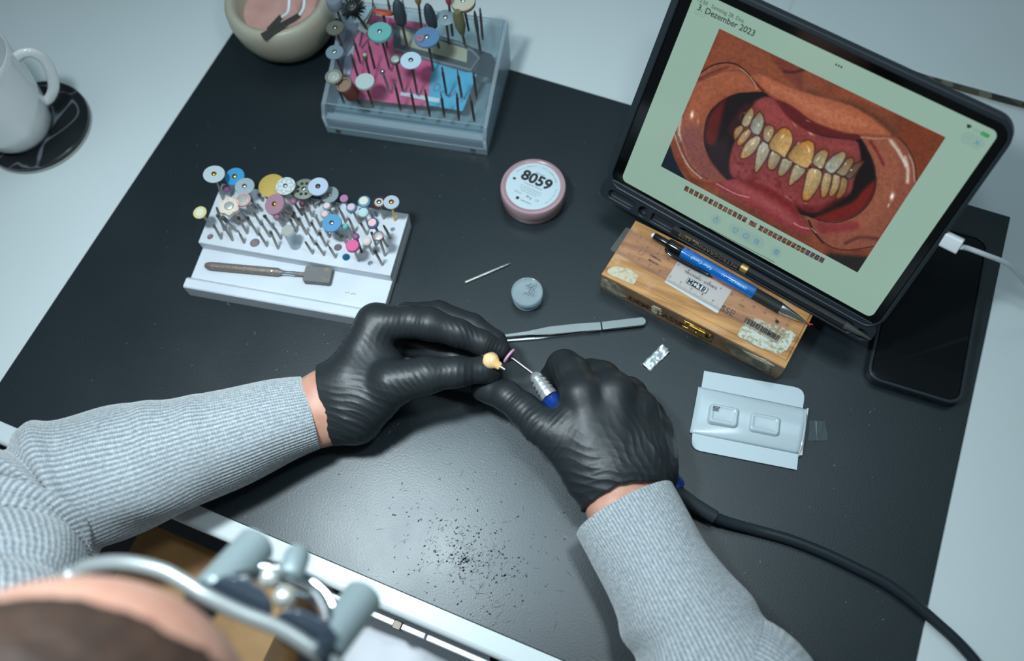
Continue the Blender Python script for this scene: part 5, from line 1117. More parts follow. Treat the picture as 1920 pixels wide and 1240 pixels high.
e_ = unit(PL(*a2_(262, 700), T, d) - T); put('sleeve', MB().lathe([(6.2, -14), (6.9, -13.4), (6.9, 2), (6.4, 3.2), (5.6, 3.2), (5.4, -1), (0, -1.2)], T, d, 32), mat('brown_abrasive', (98, 50, 40), .75, bump=(900, .8)), _); put('rim', MB().lathe([(6.95, 1.4), (7.1, 3.4), (5.8, 3.5), (5.7, 2.2)], T, d, 32), mat('rim_beige', (140, 116, 98), .6), _)
DA((210,745), (145,582), 'silver cup shaped brush, lowest of the left column in the acrylic stand', 'cup', r=16, col=(132, 132, 122), name='cup_brush', cat='brush')
_, T, d, rr = DA((208,545), (150,392), 'striped glassy disc in the left column of the acrylic stand', 'disc', r=17, m=mat('stripe_disc', (140, 160, 172), .15, trans=.35), hub=chrome, th=1.2)
DA((205,345), (155,212), 'clear grey disc above the striped glassy disc', 'disc', r=17, m=mat('smoke_disc', (122, 122, 112), .15, trans=.3), hub=steel, th=2.2)
DA((205,180), (150,20), 'grey felt cone at the top left of the acrylic stand', 'drum', r=15, col=(120, 130, 142), th=5, name='felt_cone', cat='polisher')
_, T, d, rr = DA((445,300), (288, 62), 'round black bristle brush with a steel centre in the acrylic stand', 'disc', r=14, col=(26, 30, 32), hub=chrome, th=5, name='black_brush', cat='brush')
F_ = frame(d); bm_ = MB()
for k in range(220):
    a = random.uniform(0, 2*math.pi); e1 = F_[:, 0]*math.cos(a)+F_[:, 1]*math.sin(a); h_ = random.uniform(-2.5, 2.5); bm_.tube([T+e1*rr*.8+d*h_, T+e1*(rr*random.uniform(1.55, 1.85))+d*(h_*1.6)], [.4, .25], 4)
put('bristles', bm_, mat('black_bristle', (20, 24, 26), .6), _, kind='stuff')
put('washer', MB().lathe([(4.6, 2.6), (4.6, 3.2), (3.6, 3.6), (0, 3.6)], T, d, 20), steel, _)
_, T, d, rr = DA((540,330), (515,92), 'orange abrasive wheel standing behind the teal disc', 'disc', r=19, col=(196, 82, 56), hub=None, th=2.4, tilt=(-.15, .75, .0))
def flame(b, h0, h1, w, lab, col, nm='flame_stone', blunt=False, rg=bur_steel_dark):
    B = PL(*a2_(*b), *PLN); T = tip_over(B, *a2_(*h0), 8, 70); T2 = tip_over(B, *a2_(*h1), 12, 95); d = unit(T-B); L_ = float(np.linalg.norm(T2-T)); R_ = root(nm, lab, 'stone', B); shank(R_, B, T+d*2, m=rg); w_ = w*mmpp(T)/2
    pr_ = [(w_*.35, 0), (w_*.8, L_*.06), (w_, L_*.3), (w_*.95, L_*.6), (w_*.7, L_*.85), (w_*.3, L_*.98), (0, L_)] if not blunt else [(w_*.3, 0), (w_*.6, L_*.12), (w_, L_*.4), (w_, L_*.8), (w_*.6, L_), (0, L_)]
    put('head', MB().lathe(pr_, T, d, 24), mat('c_%d_%d_%d' % col, col, .55), R_, angle=60); return R_
flame((690,330), (655,180), (612,0), 24, 'dark grey flame shaped stone behind the teal disc', (54, 66, 74))
flame((925,330), (890,205), (850,30), 22, 'dark grey flame shaped stone behind the slate blue disc', (50, 62, 70))
flame((1125,325), (1110,262), (1098,80), 20, 'olive flat stone near the right side of the acrylic stand', (108, 108, 76), blunt=True)
flame((1240,370), (1222,245), (1208,75), 7.5, 'long dark tapered stone nearest the right side of the acrylic stand', (72, 70, 70))
flame((800,195), (780,35), (768,-25), 12, 'small ochre cone at the top middle of the acrylic stand', (134, 106, 62), blunt=True)
flame((1032,240), (1008,40), (995,-30), 11, 'small raspberry red cone at the top of the acrylic stand', (160, 60, 86), blunt=True)
DA((1005,300), (982,132), 'thin clear disc with a chrome ring at the right of the acrylic stand', 'disc', r=19, m=mat('thin_clear_disc', (176, 196, 204), .1, trans=.5), hub=chrome, th=.8)
_, T, d, rr = DA((1150,200), (1113,12), 'cream topped brush with a ring of dark bristles at the top right', 'disc', r=23, col=(196, 192, 172), hub=chrome, th=2, name='ring_brush', cat='brush')
put('bristle_ring', MB().lathe([(rr*.86, -3.2), (rr*1.0, -3), (rr*1.02, -1)], T, d, 40), mat('rust_bristle', (140, 96, 84), .7), _)
put('dark_teeth', MB().lathe([(rr*.96, -.9), (rr*1.01, -.4), (rr*.98, .2)], T, d, 40), mat('dark_teeth', (52, 52, 54), .7), _)
# two low items: ball ended and pale tipped burs, square brush
B = PL(*a2_(553,660), *PLN); T = tip_over(B, *a2_(510,540), 6, 40); bb_ = root('ball_bur', 'silver ball ended bur over the pink card', 'bur', B); shank(bb_, B, T, m=steel); put('head', MB().ball(T, 2.6, 16, 10), chrome, bb_)
B = PL(*a2_(418,590), *PLN); T = tip_over(B, *a2_(376,412), 6, 45); bb_ = root('pale_tipped_bur', 'bur with a pale green tip over the pink card', 'bur', B); shank(bb_, B, T, m=bur_steel_dark); put('head', MB().lathe([(1.1, -6), (1.9, -5), (2.2, -1), (1.7, 0)], T, unit(T-B), 16), mat('olive_head', (92, 96, 72), .6), bb_); put('tip', MB().ball(T, 1.8, 12, 8), mat('pale_green_tip', (160, 180, 164), .5), bb_)
B = PL(*a2_(345,315), *PLN); T = tip_over(B, *a2_(368,205), 6, 40); sb_ = root('square_brush', 'small grey square brush with its stem pointing up beside the black brush', 'brush', B); shank(sb_, B, T, m=steel)
F_ = frame(unit(CAM-T)); u_d = unit(PD(700, 12, depth(T)) - PD(680, 50, depth(T))); u_s = unit(np.cross(unit(CAM-T), u_d))
put('pad', MB().box(T - u_s*4.5 - u_d*4.5 - unit(CAM-T)*2, u_s, u_d, unit(CAM-T), 9, 9.5, 4), mat('grey_felt', (132, 142, 142), .8, bump=(400, .6)), sb_, bevel=.6); put('stem', MB().tube([T + u_d*4, T + u_d*9, T + u_d*22], [2.6, 1.7, 1.3], 12), steel, sb_)
# ============================================================ smooth-surface modelling for hands and body
import openvdb
class SDF:
    def __init__(s, lo, hi, vox):
        s.lo = np.array(lo, float); s.vox = vox; s.n = np.ceil((np.array(hi)-s.lo)/vox).astype(int)+1; s.D = np.full(s.n, 60., np.float32)
    def _win(s, lo, hi):
        a = np.clip(np.floor((np.array(lo)-s.lo)/s.vox).astype(int), 0, s.n); b = np.clip(np.ceil((np.array(hi)-s.lo)/s.vox).astype(int)+1, 0, s.n)
        if np.any(b <= a): return None
        sl = tuple(slice(int(i), int(j)) for i, j in zip(a, b))
        g = [s.lo[k] + s.vox*np.arange(a[k], b[k], dtype=np.float32) for k in range(3)]
        return sl, g[0][:, None, None].astype(np.float32), g[1][None, :, None].astype(np.float32), g[2][None, None, :].astype(np.float32)
    def _union(s, sl, d, k):
        o = s.D[sl]
        if k > 0:
            h = np.clip(.5 + .5*(o-d)/k, 0, 1); s.D[sl] = o*(1-h) + d*h - k*h*(1-h)
        else: s.D[sl] = np.minimum(o, d)
    def cap(s, a, b, ra, rb=None, k=5.0, flat=None):
        rb = ra if rb is None else rb; a = np.array(a, float); b = np.array(b, float); m = max(ra, rb) + k + 4
        w = s._win(np.minimum(a, b)-m, np.maximum(a, b)+m)
        if w is None: return s
        sl, X, Y, Z = w; d = b-a; L2 = float(d@d)+1e-9
        t = np.clip(((X-a[0])*d[0] + (Y-a[1])*d[1] + (Z-a[2])*d[2])/L2, 0, 1)
        q = [X-a[0]-t*d[0], Y-a[1]-t*d[1], Z-a[2]-t*d[2]]
        if flat is not None:
            n, f = flat; n = unit(n); pn = q[0]*n[0]+q[1]*n[1]+q[2]*n[2]; dist = np.sqrt(np.maximum(q[0]**2+q[1]**2+q[2]**2 + (1/f**2-1)*pn**2, 0))
        else: dist = np.sqrt(q[0]**2+q[1]**2+q[2]**2)
        s._union(sl, dist - (ra + (rb-ra)*t), k); return s
    def ell(s, c, r, M=None, k=5.0, sub=False):
        c = np.array(c, float); r = np.array(r, float); m = r.max()+k+6; w = s._win(c-m, c+m)
        if w is None: return s
        sl, X, Y, Z = w; M = np.eye(3) if M is None else M     # columns of M are the axes
        q = [(X-c[0])*M[0, i] + (Y-c[1])*M[1, i] + (Z-c[2])*M[2, i] for i in range(3)]
        k0 = np.sqrt(sum((q[i]/r[i])**2 for i in range(3)))+1e-6; k1 = np.sqrt(sum((q[i]/r[i]**2)**2 for i in range(3)))+1e-6; d = k0*(k0-1)/k1
        if sub:
            o = s.D[sl]; h = np.clip(.5 - .5*(o+d)/k, 0, 1) if k > 0 else 0; s.D[sl] = o*(1-h) + (-d)*h + k*h*(1-h)
        else: s._union(sl, d, k)
        return s
    def chain(s, pts, rs, k=4.0):
        for a, b, ra, rb in zip(pts, pts[1:], rs, rs[1:]): s.cap(a, b, ra, rb, k)
        return s
    def plane(s, p, n, keep_neg=True):     # keep the side the normal points away from
        w = s._win(s.lo, s.lo + s.n*s.vox); sl, X, Y, Z = w; n = unit(n)
        s.D = np.maximum(s.D, ((X-p[0])*n[0] + (Y-p[1])*n[1] + (Z-p[2])*n[2]).astype(np.float32)); return s
    def mesh(s):
        g = openvdb.FloatGrid(3.0*s.vox); g.copyFromArray(np.clip(s.D, -3*s.vox, 3*s.vox).astype(np.float32)); v, q = g.convertToQuads(isovalue=0.0)
        return s.lo + v*s.vox, q
def vnormals(V, Q):
    n = np.cross(V[Q[:, 2]]-V[Q[:, 0]], V[Q[:, 3]]-V[Q[:, 1]]); N_ = np.zeros_like(V)
    for i in range(4): np.add.at(N_, Q[:, i], n)
    return N_/(np.linalg.norm(N_, axis=1, keepdims=True)+1e-12)
def relax(V, Q, it=2, lam=.5):
    for _ in range(it):
        a = np.zeros_like(V); c = np.zeros((len(V), 1))
        for i in range(4):
            j = (i+1) % 4; np.add.at(a, Q[:, i], V[Q[:, j]]); np.add.at(a, Q[:, j], V[Q[:, i]]); np.add.at(c, Q[:, i], 1.); np.add.at(c, Q[:, j], 1.)
        V = V*(1-lam) + a/np.maximum(c, 1)*lam
    return V
def raw_mesh(name, V, Q, m, parent, label=None, origin=None):
    me = bpy.data.meshes.new(name); org = world_loc(parent); me.from_pydata((V*S-org).tolist(), [], Q.tolist()); me.materials.append(m); me.update(); me.shade_smooth()
    o = bpy.data.objects.new(name, me); COL.objects.link(o); o.parent = parent
    if label: o['label'] = label
    return o
def n3(V, s, seed):      # cheap smooth noise from summed sines
    r = np.random.default_rng(seed); o = 0
    for _ in range(5):
        d = r.normal(size=3); d /= np.linalg.norm(d); o = o + np.sin(V@d*(2*math.pi/s)*r.uniform(.7, 1.4) + r.uniform(0, 6.28))
    return o/5
def wrinkles(V, N_, items):
    out = np.zeros(len(V))
    for (c, ridge, across, R_, sp, amp) in items:     # folds run along `ridge`, repeat along `across`
        q = V-np.array(c); across = unit(across); ridge = unit(ridge); w = np.exp(-(q@across/R_[0])**2 - (q@ridge/R_[1])**2 - (q@np.cross(across, ridge)/max(R_))**2)
        ph = q@across/sp*2*math.pi + n3(V, 26, int(abs(c[0])*7) % 97)*3.2 + .05*(q@ridge)
        out += amp*1.25*w*(np.abs(np.sin(ph/2))**.5*-1 + .6) * (.7+.5*n3(V, 18, 5))
    return V + N_*out[:, None]

person = root('person', 'person in a grey knitted sweater and black gloves leaning over the bench', 'person', (390, -200, -300))
# ---------------------------------------------------------------- left glove (image left)
def pp(x, y, z): return P(x, y, z)
Lw = pp(612, 764, 38)
L_in = (.35, .9, .25)
g = SDF((200, 20, -3), (480, 230, 120), .85)
W1, W2 = pp(615, 738, 42), pp(622, 790, 30)
g.cap(pp(590, 742, 42), pp(660, 715, 48), 22, 22, 8); g.cap(pp(600, 792, 31), pp(660, 775, 34), 21, 22, 8)
imcp, mmcp, rmcp, pmcp = pp(706, 608, 58), pp(694, 640, 44), pp(692, 668, 30), pp(700, 700, 18)
g.cap(pp(650, 730, 48), imcp, 20, 16.5, 9); g.cap(pp(650, 740, 40), mmcp, 20, 15, 9); g.cap(pp(660, 770, 30), rmcp, 19, 14, 9); g.cap(pp(670, 790, 24), pmcp, 18, 13, 9)
# thumb base and thumb
g.cap(pp(665, 768, 42), pp(735, 722, 56), 23, 17.5, 10); g.cap(pp(690, 745, 44), pp(720, 690, 50), 20, 17, 10)
g.chain([pp(735, 718, 62), pp(800, 704, 66), pp(855, 698, 65), pp(905, 694, 58), pp(922, 699, 53)], [17, 13.8, 11.2, 9.6, 8.2], 5)
# index
g.chain([imcp, pp(770, 604, 66), pp(805, 608, 68), pp(860, 625, 63), pp(905, 643, 57), pp(938, 656, 51)], [16, 12.2, 12.6, 10.6, 9.4, 7.6], 4)
# middle
g.chain([mmcp, pp(760, 596, 46), pp(822, 592, 46), pp(885, 612, 42), pp(928, 640, 40), pp(945, 665, 38)], [15, 12.0, 11.8, 10.2, 8.8, 7.4], 3)
# ring
g.chain([rmcp, pp(750, 640, 26), pp(800, 652, 26), pp(850, 668, 28), pp(900, 690, 32), pp(925, 705, 36)], [14, 11.6, 11.0, 9.8, 8.8, 7.6], 2)
# little finger
g.chain([pmcp, pp(760, 680, 14), pp(805, 700, 13), pp(850, 712, 14), pp(885, 722, 16)], [13, 10.6, 9.8, 8.8, 7.2], 2)
cuffL_p = pp(614, 765, 38); cuffL_n = unit(pp(560, 770, 40) - pp(680, 745, 40)); g.plane(cuffL_p + cuffL_n*1.0, cuffL_n)
V, Q_ = g.mesh(); V = relax(V, Q_, 3); N_ = vnormals(V, Q_)
ax_t = unit(pp(880, 700, 58) - pp(700, 735, 50)); ax_i = unit(pp(900, 640, 58) - pp(760, 600, 66)); up_ = A(0, 0, 1.)
def perp(a): return unit(np.cross(a, up_))
dL = unit(pp(800, 720, 50) - pp(640, 790, 40)); diag = unit(pp(760, 760, 40) - pp(690, 690, 60))
V = wrinkles(V, N_, [
 (pp(755, 742, 70), perp(ax_t)+.8*ax_t, ax_t - .6*perp(ax_t), (26, 15), 4.4, .8),
 (pp(800, 728, 62), perp(ax_t)+.5*ax_t, ax_t - .45*perp(ax_t), (20, 12), 3.8, .55),
 (pp(690, 785, 58), unit(pp(760, 760, 50)-pp(640, 720, 50)), unit(pp(660, 810, 50)-pp(690, 740, 50)), (22, 38), 5.2, 1.1),
 (pp(735, 612, 78), perp(ax_i)+.45*ax_i, ax_i, (14, 11), 4.6, .55),
 (pp(782, 625, 76), perp(ax_i), ax_i, (9, 9), 3.4, .9),
 (pp(862, 632, 72), perp(ax_i)+.8*ax_i, ax_i-.7*perp(ax_i), (18, 11), 4.2, .9),
 (pp(925, 648, 60), perp(ax_i), ax_i, (7, 9), 3.2, .6),
 (pp(870, 705, 68), perp(ax_t)-.5*ax_t, ax_t+.3*perp(ax_t), (18, 12), 4.2, .7),
 (pp(660, 640, 60), unit(pp(700, 690, 60)-pp(655, 620, 60)), unit(pp(650, 660, 60)-pp(690, 630, 60)), (16, 20), 4.8, .6),
 (pp(640, 800, 50), unit(pp(700, 800, 50)-pp(630, 760, 50)), unit(pp(640, 830, 50)-pp(660, 780, 50)), (16, 26), 4.4, .9)])
V[:, 2] = np.maximum(V[:, 2], .4)
gl = raw_mesh('glove', V, Q_, glove_mat, person, 'black glove holding the small tooth crown')
ccL = cuffL_p; FcL = frame(cuffL_n)

# ---------------------------------------------------------------- right glove
g = SDF((340, -30, -3), (600, 230, 120), .85)
g.cap(pp(1150, 950, 42), pp(1148, 880, 46), 24, 25, 8); g.cap(pp(1190, 940, 40), pp(1200, 860, 42), 21, 25, 8)
im, mm_, rm, pm = pp(1090, 742, 62), pp(1150, 738, 58), pp(1196, 772, 46), pp(1226, 812, 34)
g.cap(pp(1130, 890, 46), im, 24, 16, 9); g.cap(pp(1155, 890, 46), mm_, 24, 16, 9); g.cap(pp(1190, 880, 42), rm, 24, 15.5, 9); g.cap(pp(1215, 880, 36), pm, 20, 14.5, 9)
g.cap(pp(1222, 890, 30), pp(1232, 830, 26), 18, 15, 9)
g.chain([im, pp(1072, 702, 52), pp(1058, 690, 44), pp(1040, 712, 32), pp(1030, 735, 26)], [16, 14.2, 13.6, 11.5, 9.5], 5)
g.chain([mm_, pp(1128, 712, 44), pp(1108, 706, 36), pp(1075, 735, 24), pp(1050, 750, 20)], [16, 14.0, 13.0, 11.0, 9.2], 5)
g.chain([rm, pp(1178, 742, 34), pp(1160, 738, 26), pp(1120, 755, 16), pp(1090, 770, 14)], [15.5, 14, 12.6, 10.5, 9], 5)
g.chain([pm, pp(1213, 782, 24), pp(1190, 780, 16), pp(1150, 790, 12)], [14.5, 13.4, 11.6, 9.4], 5)
# thumb
g.cap(pp(1105, 880, 44), pp(1050, 815, 50), 22, 17.5, 10); g.cap(pp(1110, 830, 50), pp(1060, 800, 52), 20, 15, 10)
g.chain([pp(1050, 820, 50), pp(1012, 795, 52), pp(982, 768, 50), pp(950, 743, 47), pp(922, 732, 42), pp(905, 730, 40)], [17.5, 14.6, 12.2, 11.4, 10.6, 9.4], 4)
cuffR_p = pp(1155, 925, 42); e_w = unit(pp(1228, 927, 42) - pp(1084, 962, 42)); cuffR_n = unit(np.cross(e_w, up_)); cuffR_n = cuffR_n if cuffR_n[1] < 0 else -cuffR_n
w = g._win(g.lo, g.lo + g.n*g.vox); sl, Xg, Yg, Zg = w
tt = (Xg-cuffR_p[0])*e_w[0] + (Yg-cuffR_p[1])*e_w[1]
g.D = np.maximum(g.D, ((Xg-cuffR_p[0])*cuffR_n[0] + (Yg-cuffR_p[1])*cuffR_n[1] + (Zg*0) - 1.0 - np.abs(np.clip(-tt, 0, 40))*.22 - np.clip(tt-12, 0, 30)*.1).astype(np.float32))
V, Q_ = g.mesh(); V = relax(V, Q_, 3); N_ = vnormals(V, Q_)
hr = unit(pp(1150, 740, 60) - pp(1160, 930, 45)); sr = unit(np.cross(hr, up_)); sr = sr if sr[0] > 0 else -sr; at = unit(pp(940, 735, 45) - pp(1040, 815, 50))
V = wrinkles(V, N_, [
 (pp(1110, 895, 70), sr-.35*hr, hr+.25*sr, (26, 34), 7.5, .8),
 (pp(1160, 905, 66), sr-.2*hr, hr, (18, 40), 6.5, .8),
 (pp(1215, 860, 60), hr-.55*sr, sr+.4*hr, (26, 30), 6.5, .9),
 (pp(1240, 830, 50), hr-.3*sr, sr, (16, 30), 4.6, .7),
 (pp(1000, 785, 62), perp(at)+.4*at, at, (20, 13), 4.6, .65),
 (pp(1030, 830, 60), perp(at)+.3*at, at, (20, 14), 5.2, .7),
 (pp(955, 755, 55), perp(at), at, (6, 9), 3.4, 1.0),
 (pp(1045, 705, 60), hr, sr+.3*hr, (9, 12), 3.6, .6)])
V[:, 2] = np.maximum(V[:, 2], .4)
raw_mesh('glove', V, Q_, glove_mat, person, 'black glove gripping the handpiece')

# ---------------------------------------------------------------- body: head, neck, torso, arms in one surface
HF = unit(A(.10, .70, -.70)); HS = unit(np.cross(HF, A(0, 0, 1))); HU = np.cross(HS, HF); HC = A(366, -139, 300)
def HP(s_, u_, f_): return HC + HS*s_ + HU*u_ + HF*f_
HM = np.stack([HS, HU, HF], 1)
b = SDF((60, -460, -260), (800, 160, 440), 3.0)
b.ell(HP(0, 18, -22), (76, 92, 92), HM, 8); b.ell(HP(0, -30, 22), (62, 78, 66), HM, 14); b.ell(HP(0, -78, 40), (38, 30, 38), HM, 14)
b.cap(HP(0, -2, 84), HP(0, -38, 104), 7, 11, 10); b.ell(HP(15, -40, 90), (8, 7, 8), HM, 5); b.ell(HP(-15, -40, 90), (8, 7, 8), HM, 5)
b.cap(HP(-34, 14, 72), HP(34, 14, 72), 9, 9, 10); b.ell(HP(30, -4, 84), (13, 9, 8), HM, 4, True); b.ell(HP(-30, -4, 84), (13, 9, 8), HM, 4, True)
b.cap(HP(-20, -60, 84), HP(20, -60, 84), 5, 5, 5); b.cap(HP(-16, -71, 80), HP(16, -71, 80), 5.5, 5.5, 5)
for s_ in (-1, 1): b.ell(HP(s_*78, -8, -6), (7, 26, 16), HM, 6); b.ell(HP(s_*83, -8, -2), (4, 16, 9), HM, 3, True)
b.cap(HP(0, -60, -40), A(395, -290, 150), 56, 66, 14)
SHL, SHR = A(215, -300, 130), A(590, -300, 120)
b.cap(SHL, SHR, 66, 66, 30); b.cap(A(300, -310, 60), A(500, -310, 60), 110, 110, 40); b.cap(A(330, -300, -230), A(480, -300, -230), 105, 105, 40)
EL, ER = pp(40, 955, 52), pp(1415, 1370, 56)
b.chain([SHL, SHL*.5+pp(-40, 1190, 134)*.5, pp(-40, 1190, 134), pp(14, 1000, 78), pp(135, 912, 57)], [48, 44, 40, 38, 36], 10); b.cap(SHR, ER, 50, 40, 16)
b.chain([pp(135, 912, 57), pp(300, 860, 46), pp(520, 795, 40), pp(600, 770, 38), pp(640, 758, 40)], [36, 33, 25, 23, 20], 5)
b.chain([ER, pp(1300, 1170, 50), pp(1200, 1010, 42), pp(1160, 950, 42), pp(1155, 915, 44)], [40, 35, 26, 23.5, 21], 5)
b.chain([pp(1190, 1000, 41), pp(1188, 955, 40), pp(1190, 925, 41)], [23, 21, 19], 5)
b.chain([pp(520, 812, 36), pp(610, 790, 32), pp(640, 786, 34)], [22, 19, 18], 5); b.chain([pp(560, 760, 42), pp(612, 740, 42), pp(640, 736, 42)], [18, 20, 18], 5)
V, Q_ = b.mesh(); V = relax(V, Q_, 4)
raw_mesh('body', V, Q_, skin_mat, person)
# wrists need more detail than the whole body: knitted sweater covers the rest
# hair: a thin cap over the back and crown
h_ = SDF(HC-150, HC+150, 2.5)
h_.ell(HP(0, 18, -22), (79, 95.5, 95.5), HM, 4); h_.ell(HP(0, -20, -40), (74, 70, 70), HM, 10)
w = h_._win(h_.lo, h_.lo + h_.n*h_.vox); sl, Xg, Yg, Zg = w
f_ = (Xg-HC[0])*HF[0] + (Yg-HC[1])*HF[1] + (Zg-HC[2])*HF[2]; u_2 = (Xg-HC[0])*HU[0] + (Yg-HC[1])*HU[1] + (Zg-HC[2])*HU[2]; s_2 = (Xg-HC[0])*HS[0] + (Yg-HC[1])*HS[1] + (Zg-HC[2])*HS[2]
h_.D = np.maximum(h_.D, (f_ - 6 - .7*s_2 + 4*np.sin(s_2*.06)).astype(np.float32)); h_.D = np.maximum(h_.D, (-(u_2+60)).astype(np.float32))
V, Q_ = h_.mesh(); V = relax(V, Q_, 2); N_ = vnormals(V, Q_); V = V + N_*(n3(V, 9, 3)*.8)[:, None]
raw_mesh('hair', V, Q_, hair_mat, person)
# eyes
for s_ in (-1, 1): put('eye', MB().ball(HP(s_*30, -4, 76), 11.5, 18, 12), mat('eye_white', (225, 222, 216), .15), person)

# ---------------------------------------------------------------- knitted sweater
def knit():
    m = mat('grey_knit', (150, 163, 172), .85, spec=.2); N, L, bs = nodes(m)
    uv = N.new('ShaderNodeUVMap'); uv.uv_map = 'UVMap'
    mp = N.new('ShaderNodeMapping'); L.new(uv.outputs[0], mp.inputs['Vector'])
    sp = N.new('ShaderNodeSeparateXYZ'); L.new(mp.outputs[0], sp.inputs[0])
    def math_(op, a, b=None, c=None):
        n = N.new('ShaderNodeMath'); n.operation = op
        for i, v_ in enumerate((a, b, c)):
            if v_ is None: continue
            if isinstance(v_, (int, float)): n.inputs[i].default_value = v_
            else: L.new(v_, n.inputs[i])
        return n.outputs[0]
    # u counts ribs, v counts stitches
    ru = math_('COSINE', math_('MULTIPLY', sp.outputs[0], 2*math.pi)); au = math_('ABSOLUTE', ru)
    sv = math_('SINE', math_('MULTIPLY_ADD', sp.outputs[1], 2*math.pi, math_('MULTIPLY', au, 1.6)))
    tc = N.new('ShaderNodeTexCoord'); n1 = N.new('ShaderNodeTexNoise'); n1.inputs['Scale'].default_value = 480; n1.inputs['Detail'].default_value = 3; L.new(tc.outputs['Object'], n1.inputs['Vector'])
    n2 = N.new('ShaderNodeTexNoise'); n2.inputs['Scale'].default_value = 1500; n2.inputs['Detail'].default_value = 2; L.new(tc.outputs['Object'], n2.inputs['Vector'])
    h = math_('ADD', math_('MULTIPLY', sv, .22), math_('ADD', math_('MULTIPLY', n2.outputs['Fac'], .9), math_('MULTIPLY', ru, .9)))
    bp = N.new('ShaderNodeBump'); bp.inputs['Strength'].default_value = .8; bp.inputs['Distance'].default_value = .0006; L.new(h, bp.inputs['Height']); L.new(bp.outputs[0], bs.inputs['Normal'])
    f = math_('ADD', math_('MULTIPLY', n1.outputs['Fac'], .62), math_('ADD', math_('MULTIPLY', sv, .05), math_('MULTIPLY_ADD', ru, .15, .09)))  # rib valleys darker: groove shade put into the colour
    r = N.new('ShaderNodeValToRGB'); e = r.color_ramp.elements; e[0].position = .25; e[0].color = lin((128, 138, 146)); e[1].position = .68; e[1].color = lin((206, 211, 213)); L.new(f, r.inputs['Fac']); L.new(r.outputs[0], bs.inputs['Base Color'])
    bs.inputs['Sheen Weight'].default_value = .4
    return m
knit_m = knit()
def sleeve(name, pts, rads, ribs, cuff_rot=None, folds=(), nv_per=2.2, cuff_len=40, parent=None, lab=None, tilt_cuff=0.0):
    """pts world mm along the arm from cuff to shoulder; rads [(a, b)] half width, half height"""
    P_ = np.array(smooth_path(pts, 12)); R_ = np.array(smooth_path([A(a, b, 0) for a, b in rads], 12))[:, :2]
    seg = np.r_[0, np.cumsum(np.linalg.norm(np.diff(P_, axis=0), axis=1))]; L_ = seg[-1]; nv = int(L_/nv_per)
    s_ = np.linspace(0, L_, nv); C_ = np.stack([np.interp(s_, seg, P_[:, i]) for i in range(3)], 1); RR = np.stack([np.interp(s_, seg, R_[:, i]) for i in range(2)], 1)
    nu = ribs*5; th = np.arange(nu+1)/nu*2*math.pi
    T_v = np.gradient(C_, axis=0); T_v /= np.linalg.norm(T_v, axis=1, keepdims=True)
    Sd = np.cross(T_v, A(0, 0, 1)); Sd /= np.linalg.norm(Sd, axis=1, keepdims=True); Up = np.cross(Sd, T_v)
    rows = []; uvs = []
    ext = [(-1, -3.2, 14), (-1, -3.0, 7), (-1, -2.6, 2), (-1, -1.6, -.6), (0, -.4, -.8)]   # turned-in cuff lip
    def ring(i, dr, back):
        c = C_[i] + T_v[i]*back; rib = .62*np.cos(ribs*th); s__ = s_[i]
        rib = rib*(1.0 if s__ < cuff_len else .75)
        a, b_ = RR[i]; r_m = np.ones_like(th)
        extra = np.zeros_like(th)
        for (s0, w0, ang, wa, amp, slant) in folds:
            da = (th-ang+math.pi) % (2*math.pi) - math.pi; extra += amp*np.exp(-((s__-s0-slant*da)/w0)**2)*np.exp(-(da/wa)**2)
        extra += 1.1*np.sin(s__*.09+3*np.sin(th*2))*min(1, max(0, (s__-cuff_len)/60)) + .8*np.sin(th*3+s__*.05)
        rr = dr + rib + extra; off = tilt_cuff*np.cos(th)*max(0, 1-s__/40)*a
        return c + np.outer((a+rr)*np.cos(th), Sd[i]) + np.outer((b_+rr)*np.sin(th), Up[i]) + np.outer(off, T_v[i])
    for (k, dr, back) in ext: rows.append(ring(0, dr, back)); uvs.append(back/1.7)
    for i in range(nv): rows.append(ring(i, 0, 0)); uvs.append(s_[i]/1.7)
    V = np.array(rows); nr = len(rows); V[:, :, 2] = np.maximum(V[:, :, 2], np.where((V[:, :, 1] > -20), .8, -400))
    idx = np.arange(nr*(nu+1)).reshape(nr, nu+1); Fq = np.stack([idx[:-1, :-1], idx[:-1, 1:], idx[1:, 1:], idx[1:, :-1]], -1).reshape(-1, 4)
    me = bpy.data.meshes.new(name); org = world_loc(parent); me.from_pydata((V.reshape(-1, 3)*S-org).tolist(), [], Fq.tolist()); me.materials.append(knit_m)
    ul = me.uv_layers.new(name='UVMap'); U_ = np.tile(np.arange(nu+1)/5.0, nr); Vv = np.repeat(np.array(uvs), nu+1); lv = Fq.ravel(); ul.data.foreach_set('uv', np.stack([U_[lv], Vv[lv]], 1).ravel())
    me.update(); me.shade_smooth(); o = bpy.data.objects.new(name, me); COL.objects.link(o); o.parent = parent
    if lab: o['label'] = lab
    return o
